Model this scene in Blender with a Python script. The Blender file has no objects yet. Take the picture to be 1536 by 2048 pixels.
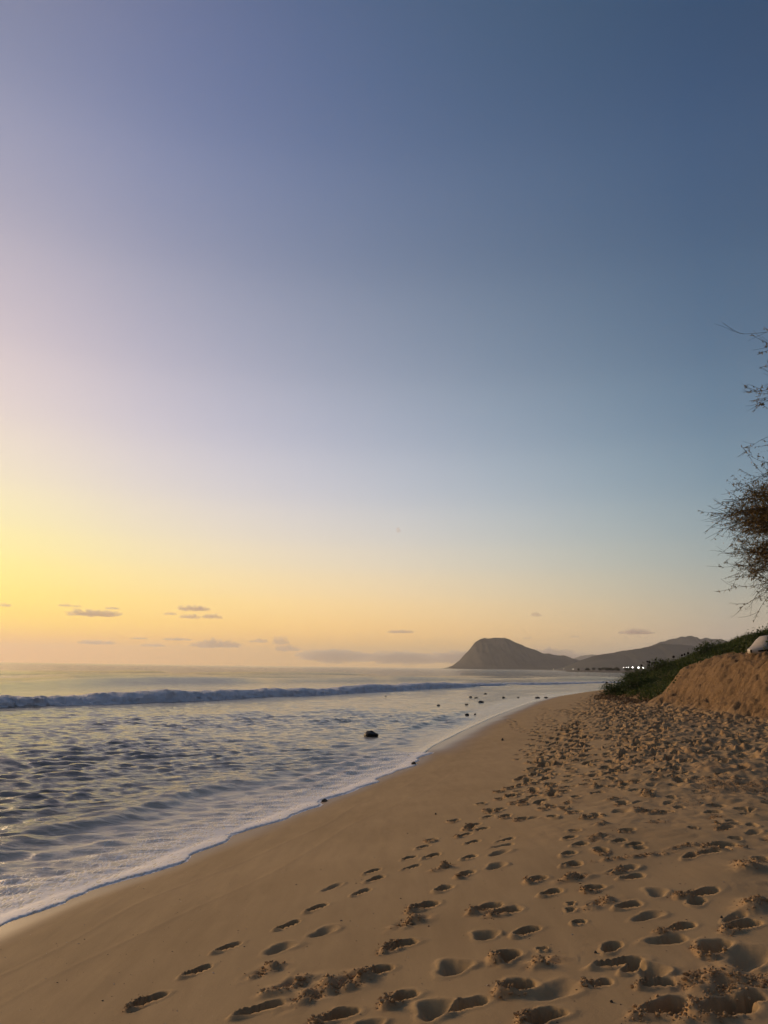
import bpy, math, random
import numpy as np
from mathutils import Vector, Matrix, noise as mnoise

# ------------------------------------------------------------------ camera, sky, sun, exposure
scene = bpy.context.scene
COL = scene.collection
CAM_Z = 2.5
PITCH, ROLL = math.radians(11.4), math.radians(0.76)
cam_data = bpy.data.cameras.new('camera')
cam = bpy.data.objects.new('camera', cam_data)
COL.objects.link(cam)
cam_data.sensor_fit = 'VERTICAL'
cam_data.sensor_height = 24.0
cam_data.lens = 24.0 * 1540.0 / 2048.0
cam_data.clip_start, cam_data.clip_end = 0.05, 80000.0
fwd = Vector((0, math.cos(PITCH), math.sin(PITCH)))
up0 = Vector((0, -math.sin(PITCH), math.cos(PITCH)))
rgt0 = Vector((1, 0, 0))
cx = rgt0 * math.cos(ROLL) + up0 * math.sin(ROLL)
cy = up0 * math.cos(ROLL) - rgt0 * math.sin(ROLL)
cm = Matrix((cx, cy, -fwd)).transposed().to_4x4()
cm.translation = Vector((0, 0, CAM_Z))
cam.matrix_world = cm
scene.camera = cam

SUN_AZ, SUN_EL = math.radians(-43.0), math.radians(12.0)     # left of the view, just above the sea

# sky radiance seen at dusk: rows = angle from the sun's azimuth (deg), columns = elevation (deg)
SKY_EL = [0, 1, 2.2, 3.5, 5, 7, 9, 12, 16, 21, 28, 36, 45, 60, 90]
#SKYTAB-BEGIN
SKY_TAB = [
    (6, [[1.0961, 0.5162, 0.149], [1.0961, 0.5162, 0.149], [1.1822, 0.7127, 0.123], [1.1755, 0.8355, 0.1487], [1.1343, 0.8949, 0.2047], [1.0737, 0.9029, 0.3016], [1.0175, 0.8722, 0.4029], [0.9374, 0.7986, 0.5243], [0.8245, 0.6895, 0.5942], [0.6678, 0.5622, 0.575], [0.4533, 0.4145, 0.4948], [0.2762, 0.2888, 0.4135], [0.1799, 0.1947, 0.2959], [0.1211, 0.1385, 0.2053], [0.0762, 0.117, 0.2086]]),
    (13, [[1.0961, 0.5162, 0.149], [1.0961, 0.5162, 0.149], [1.1822, 0.7127, 0.123], [1.1755, 0.8355, 0.1487], [1.1343, 0.8949, 0.2047], [1.0737, 0.9029, 0.3016], [1.0175, 0.8722, 0.4029], [0.9374, 0.7986, 0.5243], [0.8245, 0.6895, 0.5942], [0.6678, 0.5622, 0.575], [0.4533, 0.4145, 0.4948], [0.2762, 0.2888, 0.4135], [0.1799, 0.1947, 0.2959], [0.1211, 0.1385, 0.2053], [0.0762, 0.117, 0.2086]]),
    (19, [[1.0394, 0.5129, 0.1507], [1.0394, 0.5129, 0.1507], [1.1553, 0.6904, 0.137], [1.1599, 0.8005, 0.1722], [1.1159, 0.853, 0.2386], [1.0421, 0.8575, 0.3462], [0.9705, 0.8255, 0.4514], [0.8707, 0.751, 0.5645], [0.7436, 0.6418, 0.6111], [0.588, 0.5171, 0.5684], [0.3944, 0.3771, 0.477], [0.2414, 0.2631, 0.4005], [0.1579, 0.1804, 0.2971], [0.1104, 0.1336, 0.2089], [0.0762, 0.117, 0.2086]]),
    (25, [[0.9824, 0.5142, 0.1552], [0.9824, 0.5142, 0.1552], [1.1296, 0.6686, 0.158], [1.1444, 0.7638, 0.2067], [1.094, 0.808, 0.2871], [1.0013, 0.8076, 0.4066], [0.9098, 0.7731, 0.5121], [0.7868, 0.6961, 0.6076], [0.6449, 0.5854, 0.6204], [0.4929, 0.4626, 0.5488], [0.3246, 0.3316, 0.4458], [0.199, 0.2313, 0.3751], [0.1301, 0.162, 0.2887], [0.0967, 0.1271, 0.2093], [0.0762, 0.117, 0.2086]]),
    (31, [[0.9436, 0.5196, 0.1628], [0.9436, 0.5196, 0.1628], [1.1083, 0.6544, 0.1786], [1.1263, 0.7372, 0.2385], [1.0677, 0.7744, 0.3289], [0.9583, 0.7693, 0.4533], [0.8513, 0.732, 0.553], [0.712, 0.6519, 0.6273], [0.5625, 0.5393, 0.6107], [0.417, 0.418, 0.5195], [0.2697, 0.2946, 0.4113], [0.1653, 0.2052, 0.3452], [0.1074, 0.1462, 0.2712], [0.0856, 0.1212, 0.205], [0.0762, 0.117, 0.2086]]),
    (37, [[0.9086, 0.525, 0.1747], [0.9086, 0.525, 0.1747], [1.0775, 0.6412, 0.1989], [1.0929, 0.7125, 0.2659], [1.0257, 0.743, 0.3603], [0.9036, 0.7335, 0.4818], [0.7864, 0.6934, 0.5705], [0.6387, 0.6108, 0.6229], [0.4886, 0.4973, 0.5843], [0.3527, 0.3785, 0.483], [0.2246, 0.2628, 0.3752], [0.1376, 0.183, 0.3136], [0.0888, 0.1324, 0.2485], [0.0767, 0.1158, 0.1977], [0.0762, 0.117, 0.2086]]),
    (44, [[0.8563, 0.5257, 0.1964], [0.8563, 0.5257, 0.1964], [1.0138, 0.6192, 0.223], [1.0203, 0.6768, 0.2908], [0.945, 0.6991, 0.3815], [0.8158, 0.6845, 0.49], [0.6954, 0.6422, 0.5613], [0.5486, 0.5588, 0.5905], [0.4068, 0.4473, 0.5368], [0.2864, 0.3345, 0.4346], [0.1802, 0.2292, 0.3335], [0.1107, 0.1601, 0.2774], [0.0715, 0.1177, 0.22], [0.0687, 0.1099, 0.1874], [0.0762, 0.117, 0.2086]]),
    (51, [[0.7779, 0.5142, 0.2308], [0.7779, 0.5142, 0.2308], [0.9082, 0.5828, 0.2489], [0.9023, 0.625, 0.3082], [0.8242, 0.6386, 0.3856], [0.6988, 0.6196, 0.473], [0.5854, 0.5769, 0.5247], [0.4514, 0.4965, 0.5356], [0.3269, 0.3921, 0.4774], [0.2262, 0.2896, 0.3834], [0.1418, 0.1973, 0.2939], [0.0883, 0.1391, 0.2441], [0.0577, 0.104, 0.1932], [0.0627, 0.1041, 0.1776], [0.0762, 0.117, 0.2086]]),
    (59, [[0.6482, 0.4795, 0.2957], [0.6482, 0.4795, 0.2957], [0.7353, 0.517, 0.2833], [0.7165, 0.5402, 0.3199], [0.644, 0.5436, 0.3727], [0.5366, 0.5211, 0.43], [0.4429, 0.4811, 0.4599], [0.3353, 0.4099, 0.4566], [0.2387, 0.3206, 0.403], [0.1638, 0.2356, 0.3255], [0.1037, 0.1616, 0.2529], [0.0667, 0.1164, 0.2116], [0.0455, 0.0892, 0.168], [0.0577, 0.0977, 0.1684], [0.0762, 0.117, 0.2086]]),
    (67, [[0.4846, 0.4187, 0.3489], [0.4846, 0.4187, 0.3489], [0.5282, 0.4254, 0.3278], [0.5031, 0.4304, 0.3259], [0.4454, 0.4247, 0.3466], [0.3663, 0.4015, 0.3724], [0.2996, 0.3677, 0.3835], [0.2247, 0.3114, 0.3722], [0.1591, 0.2432, 0.3291], [0.1097, 0.18, 0.2714], [0.0715, 0.1266, 0.2174], [0.0488, 0.0947, 0.1859], [0.0361, 0.0748, 0.1503], [0.0544, 0.0914, 0.1627], [0.0762, 0.117, 0.2086]]),
    (75, [[0.4265, 0.3684, 0.3071], [0.4265, 0.3684, 0.3071], [0.4648, 0.3743, 0.2885], [0.4427, 0.3787, 0.2868], [0.392, 0.3738, 0.305], [0.3224, 0.3533, 0.3277], [0.2636, 0.3236, 0.3374], [0.1977, 0.274, 0.3275], [0.14, 0.214, 0.2896], [0.0966, 0.1584, 0.2388], [0.0629, 0.1114, 0.1913], [0.0429, 0.0833, 0.1636], [0.0317, 0.0658, 0.1323], [0.0522, 0.0853, 0.1613], [0.0762, 0.117, 0.2086]]),
    (140, [[0.162, 0.1384, 0.1441], [0.162, 0.1384, 0.1441], [0.162, 0.1384, 0.1441], [0.162, 0.1413, 0.1529], [0.162, 0.1413, 0.1529], [0.1559, 0.1441, 0.1683], [0.15, 0.1441, 0.1779], [0.1329, 0.1356, 0.1812], [0.1144, 0.1274, 0.1812], [0.0976, 0.1195, 0.1779], [0.0802, 0.107, 0.1683], [0.0685, 0.0976, 0.162], [0.0612, 0.0931, 0.162], [0.0687, 0.105, 0.1853], [0.0762, 0.117, 0.2086]]),
]
#SKYTAB-END

def build_world():
    w = bpy.data.worlds.new('World')
    scene.world = w
    w.use_nodes = True
    nt = w.node_tree
    N, L = nt.nodes, nt.links
    bg = N['Background']
    tc = N.new('ShaderNodeTexCoord')
    sep = N.new('ShaderNodeSeparateXYZ')
    L.new(tc.outputs['Generated'], sep.inputs[0])

    def math_(op, a, b=None):
        n = N.new('ShaderNodeMath'); n.operation = op
        for i, v in enumerate((a, b)):
            if v is None: continue
            if isinstance(v, (int, float)): n.inputs[i].default_value = v
            else: L.new(v, n.inputs[i])
        return n.outputs[0]
    el = math_('DIVIDE', math_('ARCSINE', math_('MAXIMUM', sep.outputs[2], 0.0)), math.pi / 2)
    az = math_('ARCTAN2', sep.outputs[0], sep.outputs[1])
    cosd = math_('COSINE', math_('SUBTRACT', az, SUN_AZ))
    a = math_('MULTIPLY', math_('ARCCOSINE', cosd), 180.0 / math.pi)     # degrees from the sun's azimuth
    prev = None
    for k, (deg, row) in enumerate(SKY_TAB):
        r = N.new('ShaderNodeValToRGB')
        r.color_ramp.interpolation = 'CARDINAL'
        els = r.color_ramp.elements
        while len(els) < len(SKY_EL): els.new(0.5)
        for i, e in enumerate(SKY_EL): els[i].position = e / 90.0
        for i, c in enumerate(row): els[i].color = (c[0] / 3, c[1] / 3, c[2] / 3, 1)     # ramps hold at most 1
        L.new(el, r.inputs[0])
        if prev is None:
            prev = r.outputs[0]
        else:
            mr = N.new('ShaderNodeMapRange')
            mr.interpolation_type = 'LINEAR'
            mr.inputs[1].default_value = SKY_TAB[k - 1][0]
            mr.inputs[2].default_value = deg
            L.new(a, mr.inputs[0])
            m = N.new('ShaderNodeMix'); m.data_type = 'RGBA'
            L.new(mr.outputs[0], m.inputs[0]); L.new(prev, m.inputs[6]); L.new(r.outputs[0], m.inputs[7])
            prev = m.outputs[2]
    # physical sky underneath the measured dusk colours
    s = N.new('ShaderNodeTexSky')
    s.sky_type = 'NISHITA'; s.sun_disc = False
    s.sun_elevation, s.sun_rotation = SUN_EL, SUN_AZ
    s.ozone_density, s.dust_density = 4.0, 1.0
    g = N.new('ShaderNodeMix'); g.data_type = 'RGBA'; g.blend_type = 'ADD'
    g.inputs[0].default_value = 0.0013
    L.new(prev, g.inputs[6]); L.new(s.outputs[0], g.inputs[7])
    L.new(g.outputs[2], bg.inputs[0])
    bg.inputs[1].default_value = 3.0
build_world()

sun_data = bpy.data.lights.new('sun', 'SUN')
sun = bpy.data.objects.new('sun', sun_data)
COL.objects.link(sun)
sun_data.energy = 3.0
sun_data.angle = math.radians(25)
sun_data.color = (1.0, 0.66, 0.36)
sdir = Vector((math.sin(SUN_AZ) * math.cos(SUN_EL), math.cos(SUN_AZ) * math.cos(SUN_EL), math.sin(SUN_EL)))
sun.rotation_euler = sdir.to_track_quat('Z', 'Y').to_euler()

vs = scene.view_settings
vs.view_transform, vs.look, vs.exposure, vs.gamma = 'Standard', 'None', 0.0, 1.0
vs.use_curve_mapping = False
cy_ = scene.cycles
cy_.use_denoising = True
cy_.transparent_max_bounces = 48
cy_.max_bounces = 6
cy_.volume_bounces = 1
cy_.use_adaptive_sampling = True
cy_.adaptive_threshold = 0.02

# ------------------------------------------------------------------ helpers
rng = np.random.default_rng(7)
random.seed(7)

def tag(o, label=None, cat=None, group=None, kind=None):
    if label: o['label'] = label
    if cat: o['category'] = cat
    if group: o['group'] = group
    if kind: o['kind'] = kind
    return o

def np_mesh(name, verts, faces, mat=None, smooth=True, attrs=None):
    """verts (n,3), faces (m,4) or (m,3) numpy arrays -> mesh object linked to the scene"""
    me = bpy.data.meshes.new(name)
    verts = np.ascontiguousarray(verts, dtype=np.float32)
    faces = np.ascontiguousarray(faces, dtype=np.int32)
    k = faces.shape[1]
    me.vertices.add(len(verts)); me.vertices.foreach_set('co', verts.ravel())
    me.loops.add(faces.size); me.loops.foreach_set('vertex_index', faces.ravel())
    me.polygons.add(len(faces))
    me.polygons.foreach_set('loop_start', np.arange(len(faces), dtype=np.int32) * k)
    me.polygons.foreach_set('loop_total', np.full(len(faces), k, dtype=np.int32))
    me.polygons.foreach_set('use_smooth', np.full(len(faces), smooth, dtype=bool))
    for an, av in (attrs or {}).items():
        at = me.attributes.new(an, 'FLOAT', 'POINT')
        at.data.foreach_set('value', np.ascontiguousarray(av, dtype=np.float32))
    me.update(calc_edges=True)
    if mat: me.materials.append(mat)
    o = bpy.data.objects.new(name, me)
    COL.objects.link(o)
    return o

def empty(name, loc=(0, 0, 0)):
    o = bpy.data.objects.new(name, None)
    o.location = loc
    o.empty_display_size = 0.2
    COL.objects.link(o)
    return o

def child(o, parent):
    o.parent = parent
    return o

def sstep(a, b, x):
    t = np.clip((x - a) / (b - a), 0, 1)
    return t * t * (3 - 2 * t)

_perm = np.random.default_rng(11).random((256, 256)).astype(np.float32) * 2 * np.pi
def gnoise(x, y, seed=0):
    """2-D gradient noise, about -1..1"""
    x = np.asarray(x, dtype=np.float64) + seed * 17.37
    y = np.asarray(y, dtype=np.float64) - seed * 9.71
    xi = np.floor(x).astype(np.int64); yi = np.floor(y).astype(np.int64)
    fx = x - xi; fy = y - yi
    u = fx * fx * fx * (fx * (fx * 6 - 15) + 10); v = fy * fy * fy * (fy * (fy * 6 - 15) + 10)
    def g(i, j, dx, dy):
        an = _perm[(xi + i + seed * 31) & 255, (yi + j + seed * 57) & 255]
        return np.cos(an) * dx + np.sin(an) * dy
    a = g(0, 0, fx, fy); b = g(1, 0, fx - 1, fy); c = g(0, 1, fx, fy - 1); d = g(1, 1, fx - 1, fy - 1)
    return 1.5 * ((a * (1 - u) + b * u) * (1 - v) + (c * (1 - u) + d * u) * v)

def fbm(x, y, oct=4, seed=0, gain=0.5):
    s = 0.0; amp = 1.0; f = 1.0
    for k in range(oct):
        s = s + amp * gnoise(x * f, y * f, seed + k)
        amp *= gain; f *= 2.03
    return s

def grid_faces(nr, nc):
    i = np.arange(nr * nc).reshape(nr, nc)
    return np.stack([i[:-1, :-1], i[:-1, 1:], i[1:, 1:], i[1:, :-1]], -1).reshape(-1, 4)

def compact(verts, faces, attrs):
    used = np.zeros(len(verts), bool); used[faces.ravel()] = True
    idx = np.cumsum(used) - 1
    return verts[used], idx[faces], {k: v[used] for k, v in attrs.items()}

# ------------------------------------------------------------------ materials
def new_mat(name):
    m = bpy.data.materials.new(name)
    m.use_nodes = True
    nt = m.node_tree
    return m, nt, nt.nodes, nt.links, nt.nodes['Principled BSDF'], nt.nodes['Material Output']

def tex_noise(N, L, vec, scale, detail=4, rough=0.55, dist=0.0):
    n = N.new('ShaderNodeTexNoise')
    n.inputs['Scale'].default_value = scale; n.inputs['Detail'].default_value = detail
    n.inputs['Roughness'].default_value = rough; n.inputs['Distortion'].default_value = dist
    if vec is not None: L.new(vec, n.inputs['Vector'])
    return n.outputs[0]

def ramp(N, L, fac, stops):
    r = N.new('ShaderNodeValToRGB')
    e = r.color_ramp.elements
    while len(e) < len(stops): e.new(0.5)
    for i, (p, c) in enumerate(stops):
        e[i].position = p
        e[i].color = (*c, 1) if len(c) == 3 else c
    L.new(fac, r.inputs[0])
    return r.outputs[0]

def mixc(N, L, fac, a, b, blend='MIX'):
    m = N.new('ShaderNodeMix'); m.data_type = 'RGBA'; m.blend_type = blend
    for i, v in ((0, fac), (6, a), (7, b)):
        if isinstance(v, (int, float)): m.inputs[i].default_value = v
        elif isinstance(v, tuple): m.inputs[i].default_value = (*v, 1)
        else: L.new(v, m.inputs[i])
    return m.outputs[2]

def mathn(N, L, op, a, b=None, c=None, clamp=False):
    n = N.new('ShaderNodeMath'); n.operation = op; n.use_clamp = clamp
    for i, v in enumerate((a, b, c)):
        if v is None: continue
        if isinstance(v, (int, float)): n.inputs[i].default_value = v
        else: L.new(v, n.inputs[i])
    return n.outputs[0]

def attr(N, name):
    a = N.new('ShaderNodeAttribute'); a.attribute_name = name
    return a

def maprange(N, L, v, a, b, c=0.0, d=1.0, smooth=True):
    n = N.new('ShaderNodeMapRange')
    n.interpolation_type = 'SMOOTHSTEP' if smooth else 'LINEAR'
    for i, x in enumerate((v, a, b, c, d)):
        if isinstance(x, (int, float)): n.inputs[i].default_value = x
        else: L.new(x, n.inputs[i])
    return n.outputs[0]

def sand_material():
    m, nt, N, L, P, out = new_mat('sand')
    pos = N.new('ShaderNodeNewGeometry').outputs['Position']
    n1 = tex_noise(N, L, pos, 0.7, 4)
    n2 = tex_noise(N, L, pos, 14.0, 5, 0.65)
    n3 = tex_noise(N, L, pos, 420.0, 2, 0.6)
    base = ramp(N, L, n1, [(0.3, (0.335, 0.230, 0.114)), (0.7, (0.385, 0.268, 0.138))])
    crumb = ramp(N, L, n2, [(0.3, (0.325, 0.205, 0.098)), (0.7, (0.415, 0.272, 0.138))])
    c = mixc(N, L, attr(N, 'loose').outputs['Fac'], base, crumb)
    bankc = ramp(N, L, n2, [(0.3, (0.20, 0.118, 0.056)), (0.7, (0.30, 0.19, 0.090))])
    c = mixc(N, L, attr(N, 'bank').outputs['Fac'], c, bankc)
    grain = ramp(N, L, n3, [(0.25, (0.74, 0.74, 0.74)), (0.75, (1.2, 1.2, 1.2))])
    c = mixc(N, L, 0.8, c, grain, 'MULTIPLY')
    mst = N.new('ShaderNodeMapping'); mst.inputs['Rotation'].default_value = (0, 0, math.radians(18)); mst.inputs['Scale'].default_value = (2.2, 0.35, 1.0)
    L.new(pos, mst.inputs[0])
    streak = ramp(N, L, tex_noise(N, L, mst.outputs[0], 2.6, 5, 0.62, 0.3), [(0.32, (0.90, 0.89, 0.88)), (0.68, (1.09, 1.09, 1.08))])
    c = mixc(N, L, 0.9, c, streak, 'MULTIPLY')
    wet = attr(N, 'wet').outputs['Fac']
    c = mixc(N, L, wet, c, (0.20, 0.125, 0.062))
    L.new(c, P.inputs['Base Color'])
    L.new(maprange(N, L, wet, 0.0, 1.0, 0.93, 0.22, False), P.inputs['Roughness'])
    L.new(maprange(N, L, wet, 0.0, 1.0, 0.15, 0.5, False), P.inputs['Specular IOR Level'])
    b = N.new('ShaderNodeBump'); b.inputs['Strength'].default_value = 0.5; b.inputs['Distance'].default_value = 0.004
    hh = mathn(N, L, 'ADD', mathn(N, L, 'MULTIPLY', n3, 0.45), mathn(N, L, 'MULTIPLY', tex_noise(N, L, pos, 60, 4, 0.6), 1.0))
    L.new(hh, b.inputs['Height'])
    # dry sand only: the wet film is smooth
    L.new(maprange(N, L, wet, 0.0, 0.8, 0.5, 0.08, False), b.inputs['Strength'])
    b2 = N.new('ShaderNodeBump'); b2.inputs['Distance'].default_value = 0.14
    mpb = N.new('ShaderNodeMapping'); mpb.inputs['Scale'].default_value = (1.0, 1.0, 0.55); L.new(pos, mpb.inputs[0])
    L.new(tex_noise(N, L, mpb.outputs[0], 5.5, 7, 0.68, 0.4), b2.inputs['Height'])
    L.new(mathn(N, L, 'MULTIPLY', attr(N, 'bank').outputs['Fac'], 0.95), b2.inputs['Strength'])
    L.new(b.outputs[0], b2.inputs['Normal'])
    L.new(b2.outputs[0], P.inputs['Normal'])
    return m

def sea_material():
    m, nt, N, L, P, out = new_mat('sea_water')
    pos = N.new('ShaderNodeNewGeometry').outputs['Position']
    mp = N.new('ShaderNodeMapping')
    mp.inputs['Rotation'].default_value = (0, 0, math.radians(27))
    mp.inputs['Scale'].default_value = (1.6, 0.55, 1.0)
    L.new(pos, mp.inputs[0])
    # lacy foam
    foam = attr(N, 'foam').outputs['Fac']
    milky = attr(N, 'milky').outputs['Fac']
    n1 = tex_noise(N, L, mp.outputs[0], 4.5, 6, 0.62, 0.6)
    vor = N.new('ShaderNodeTexVoronoi'); vor.feature = 'DISTANCE_TO_EDGE'
    vor.inputs['Scale'].default_value = 11.0
    L.new(mixc(N, L, 0.16, mp.outputs[0], tex_noise_col(N, L, mp.outputs[0], 5.0)), vor.inputs['Vector'])
    lace = mathn(N, L, 'SUBTRACT', 1.0, mathn(N, L, 'MULTIPLY', vor.outputs['Distance'], 5.0), clamp=True)
    pat = mathn(N, L, 'ADD', mathn(N, L, 'MULTIPLY', n1, 0.75), mathn(N, L, 'MULTIPLY', lace, 0.25))
    lo = mathn(N, L, 'SUBTRACT', 0.92, mathn(N, L, 'MULTIPLY', foam, 0.80))
    f = maprange(N, L, pat, lo, mathn(N, L, 'ADD', lo, 0.16))
    wcol = mixc(N, L, milky, (0.052, 0.056, 0.044), (0.72, 0.60, 0.44))
    col = mixc(N, L, f, wcol, (0.92, 0.87, 0.79))
    L.new(col, P.inputs['Base Color'])
    L.new(mathn(N, L, 'ADD', maprange(N, L, f, 0, 1, 0.06, 0.45, False), mathn(N, L, 'MULTIPLY', milky, 0.16)), P.inputs['Roughness'])
    P.inputs['IOR'].default_value = 1.333
    L.new(maprange(N, L, milky, 0, 1, 0.5, 0.9, False), P.inputs['Specular IOR Level'])
    rip = N.new('ShaderNodeMapping')
    rip.inputs['Rotation'].default_value = (0, 0, math.radians(-30)); rip.inputs['Scale'].default_value = (0.6, 1.35, 1.0)
    L.new(pos, rip.inputs[0])
    h = mathn(N, L, 'ADD', mathn(N, L, 'MULTIPLY', tex_noise(N, L, rip.outputs[0], 2.2, 3, 0.5), 0.10),
              mathn(N, L, 'MULTIPLY', tex_noise(N, L, rip.outputs[0], 9.0, 5, 0.6), 0.040))
    h = mathn(N, L, 'ADD', h, mathn(N, L, 'MULTIPLY', f, 0.004))
    h = mathn(N, L, 'ADD', h, mathn(N, L, 'MULTIPLY', tex_noise(N, L, rip.outputs[0], 26.0, 3, 0.5), mathn(N, L, 'ADD', 0.010, mathn(N, L, 'MULTIPLY', milky, 0.012))))
    rid = N.new('ShaderNodeTexNoise'); rid.noise_type = 'RIDGED_MULTIFRACTAL'; rid.normalize = True
    rid.inputs['Scale'].default_value = 3.4; rid.inputs['Detail'].default_value = 3; rid.inputs['Roughness'].default_value = 0.5; rid.inputs['Distortion'].default_value = 0.5
    L.new(rip.outputs[0], rid.inputs['Vector'])
    h = mathn(N, L, 'ADD', h, mathn(N, L, 'MULTIPLY', rid.outputs[0], 0.050))
    b = N.new('ShaderNodeBump'); b.inputs['Strength'].default_value = 0.8; b.inputs['Distance'].default_value = 1.0
    L.new(h, b.inputs['Height'])
    L.new(attr(N, 'ripple').outputs['Fac'], b.inputs['Strength'])
    L.new(b.outputs[0], P.inputs['Normal'])
    return m

def tex_noise_col(N, L, vec, scale):
    n = N.new('ShaderNodeTexNoise'); n.inputs['Scale'].default_value = scale; n.inputs['Detail'].default_value = 3
    L.new(vec, n.inputs['Vector'])
    return n.outputs[1]

def foam_material(name, c0, c1, scale=6.0, bump=0.05):
    m, nt, N, L, P, out = new_mat(name)
    pos = N.new('ShaderNodeNewGeometry').outputs['Position']
    n = tex_noise(N, L, pos, scale, 6, 0.65)
    L.new(ramp(N, L, n, [(0.3, c0), (0.7, c1)]), P.inputs['Base Color'])
    P.inputs['Roughness'].default_value = 0.6
    b = N.new('ShaderNodeBump'); b.inputs['Strength'].default_value = 0.8; b.inputs['Distance'].default_value = bump
    L.new(tex_noise(N, L, pos, scale * 2.5, 5, 0.65), b.inputs['Height']); L.new(b.outputs[0], P.inputs['Normal'])
    return m

def noisy_material(name, c0, c1, scale, rough=0.9, bump=0.0, detail=5, spec=0.2):
    m, nt, N, L, P, out = new_mat(name)
    tc = N.new('ShaderNodeTexCoord').outputs['Object']
    n = tex_noise(N, L, tc, scale, detail, 0.6)
    L.new(ramp(N, L, n, [(0.3, c0), (0.7, c1)]), P.inputs['Base Color'])
    P.inputs['Roughness'].default_value = rough
    P.inputs['Specular IOR Level'].default_value = spec
    if bump:
        b = N.new('ShaderNodeBump'); b.inputs['Strength'].default_value = 0.7; b.inputs['Distance'].default_value = bump
        L.new(tex_noise(N, L, tc, scale * 3, 5, 0.6), b.inputs['Height']); L.new(b.outputs[0], P.inputs['Normal'])
    return m

def leaf_material(name, dark, light, tip, trans=0.25):
    m, nt, N, L, P, out = new_mat(name)
    v = attr(N, 'tone').outputs['Fac']
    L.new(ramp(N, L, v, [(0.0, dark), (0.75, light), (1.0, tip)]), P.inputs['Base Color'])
    P.inputs['Roughness'].default_value = 0.6
    P.inputs['Specular IOR Level'].default_value = 0.25
    t = N.new('ShaderNodeBsdfTranslucent'); mx = N.new('ShaderNodeMixShader'); mx.inputs[0].default_value = trans
    L.new(ramp(N, L, v, [(0.0, dark), (0.75, light), (1.0, tip)]), t.inputs[0])
    L.new(P.outputs[0], mx.inputs[1]); L.new(t.outputs[0], mx.inputs[2]); L.new(mx.outputs[0], out.inputs[0])
    return m

def emission_material(name, col, strength):
    m = bpy.data.materials.new(name); m.use_nodes = True
    nt = m.node_tree; nt.nodes.clear()
    e = nt.nodes.new('ShaderNodeEmission'); o = nt.nodes.new('ShaderNodeOutputMaterial')
    e.inputs[0].default_value = (*col, 1); e.inputs[1].default_value = strength
    nt.links.new(e.outputs[0], o.inputs[0])
    return m

def volume_material(name, col, density, aniso, absorb=None):
    m = bpy.data.materials.new(name); m.use_nodes = True
    nt = m.node_tree; nt.nodes.clear()
    v = nt.nodes.new('ShaderNodeVolumePrincipled'); o = nt.nodes.new('ShaderNodeOutputMaterial')
    v.inputs['Color'].default_value = (*col, 1); v.inputs['Density'].default_value = density
    v.inputs['Anisotropy'].default_value = aniso
    if absorb: v.inputs['Absorption Color'].default_value = (*absorb, 1)
    nt.links.new(v.outputs[0], o.inputs['Volume'])
    return m

M_SAND = sand_material()
M_SEA = sea_material()

#TERRAIN-BEGIN
# ------------------------------------------------------------------ shape of the beach
_SY = np.array([-3000, -60, -20, 0, 7.87, 8.78, 9.47, 10.76, 12.62, 14.77, 16.24, 18.06, 20.67, 25.2, 31.8, 43, 57.7, 70.5, 84, 88.7, 110, 140, 300, 1500, 4000], float)
_SX = np.array([-800, -21, -10.8, -5.6, -3.55, -3.31, -2.9, -2.47, -1.85, -1.09, -0.61, 0.0, 0.88, 1.67, 3.35, 6.42, 10.8, 15.0, 22.2, 25.4, 46, 95, 420, 2600, 7000], float)
_yd = np.concatenate([np.linspace(-3000, -61, 200), np.arange(-60, 160, 0.25), np.linspace(161, 4000, 400)])
_xd = np.interp(_yd, _SY, _SX)
def _smooth(a, n):
    k = np.hanning(n + 2)[1:-1]; k /= k.sum()
    return np.convolve(np.pad(a, n // 2, mode='edge'), k, mode='valid')[:len(a)]
_mid = slice(200, 200 + 880)
_xd[_mid] = _smooth(_xd[_mid], 15)
_gd = np.gradient(_xd, _yd)
def shore_s(x, y):
    """distance inland (+) or seaward (-) of the mean water's edge"""
    return (x - np.interp(y, _yd, _xd)) / np.sqrt(1 + np.interp(y, _yd, _gd) ** 2)

def lobes(y):
    """scalloped front of the wash, metres of extra reach, along the shore"""
    return 0.10 * np.sin(y * 1.9 + 0.6) + 0.07 * np.sin(y * 4.3 + 2.0) + 0.05 * gnoise(y * 1.7, y * 0 + 3.3, 5) + 0.03 * gnoise(y * 5.1, y * 0 + 8.3, 6)

_ps = np.array([-4000, -200, -20, -6, -1, 0, 1, 3, 5, 6.2, 7.5, 10, 14, 40, 3000], float)
_pz = np.array([-4, -4, -2.2, -0.85, -0.12, 0.05, 0.22, 0.56, 0.88, 1.0, 1.04, 1.08, 1.15, 1.6, 3.0], float)
_sdn = np.arange(-30, 50, 0.05); _zdn = _smooth(np.interp(_sdn, _ps, _pz), 31)
def profile(s):
    return np.where((s > -29) & (s < 49), np.interp(s, _sdn, _zdn), np.interp(s, _ps, _pz))

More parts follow.
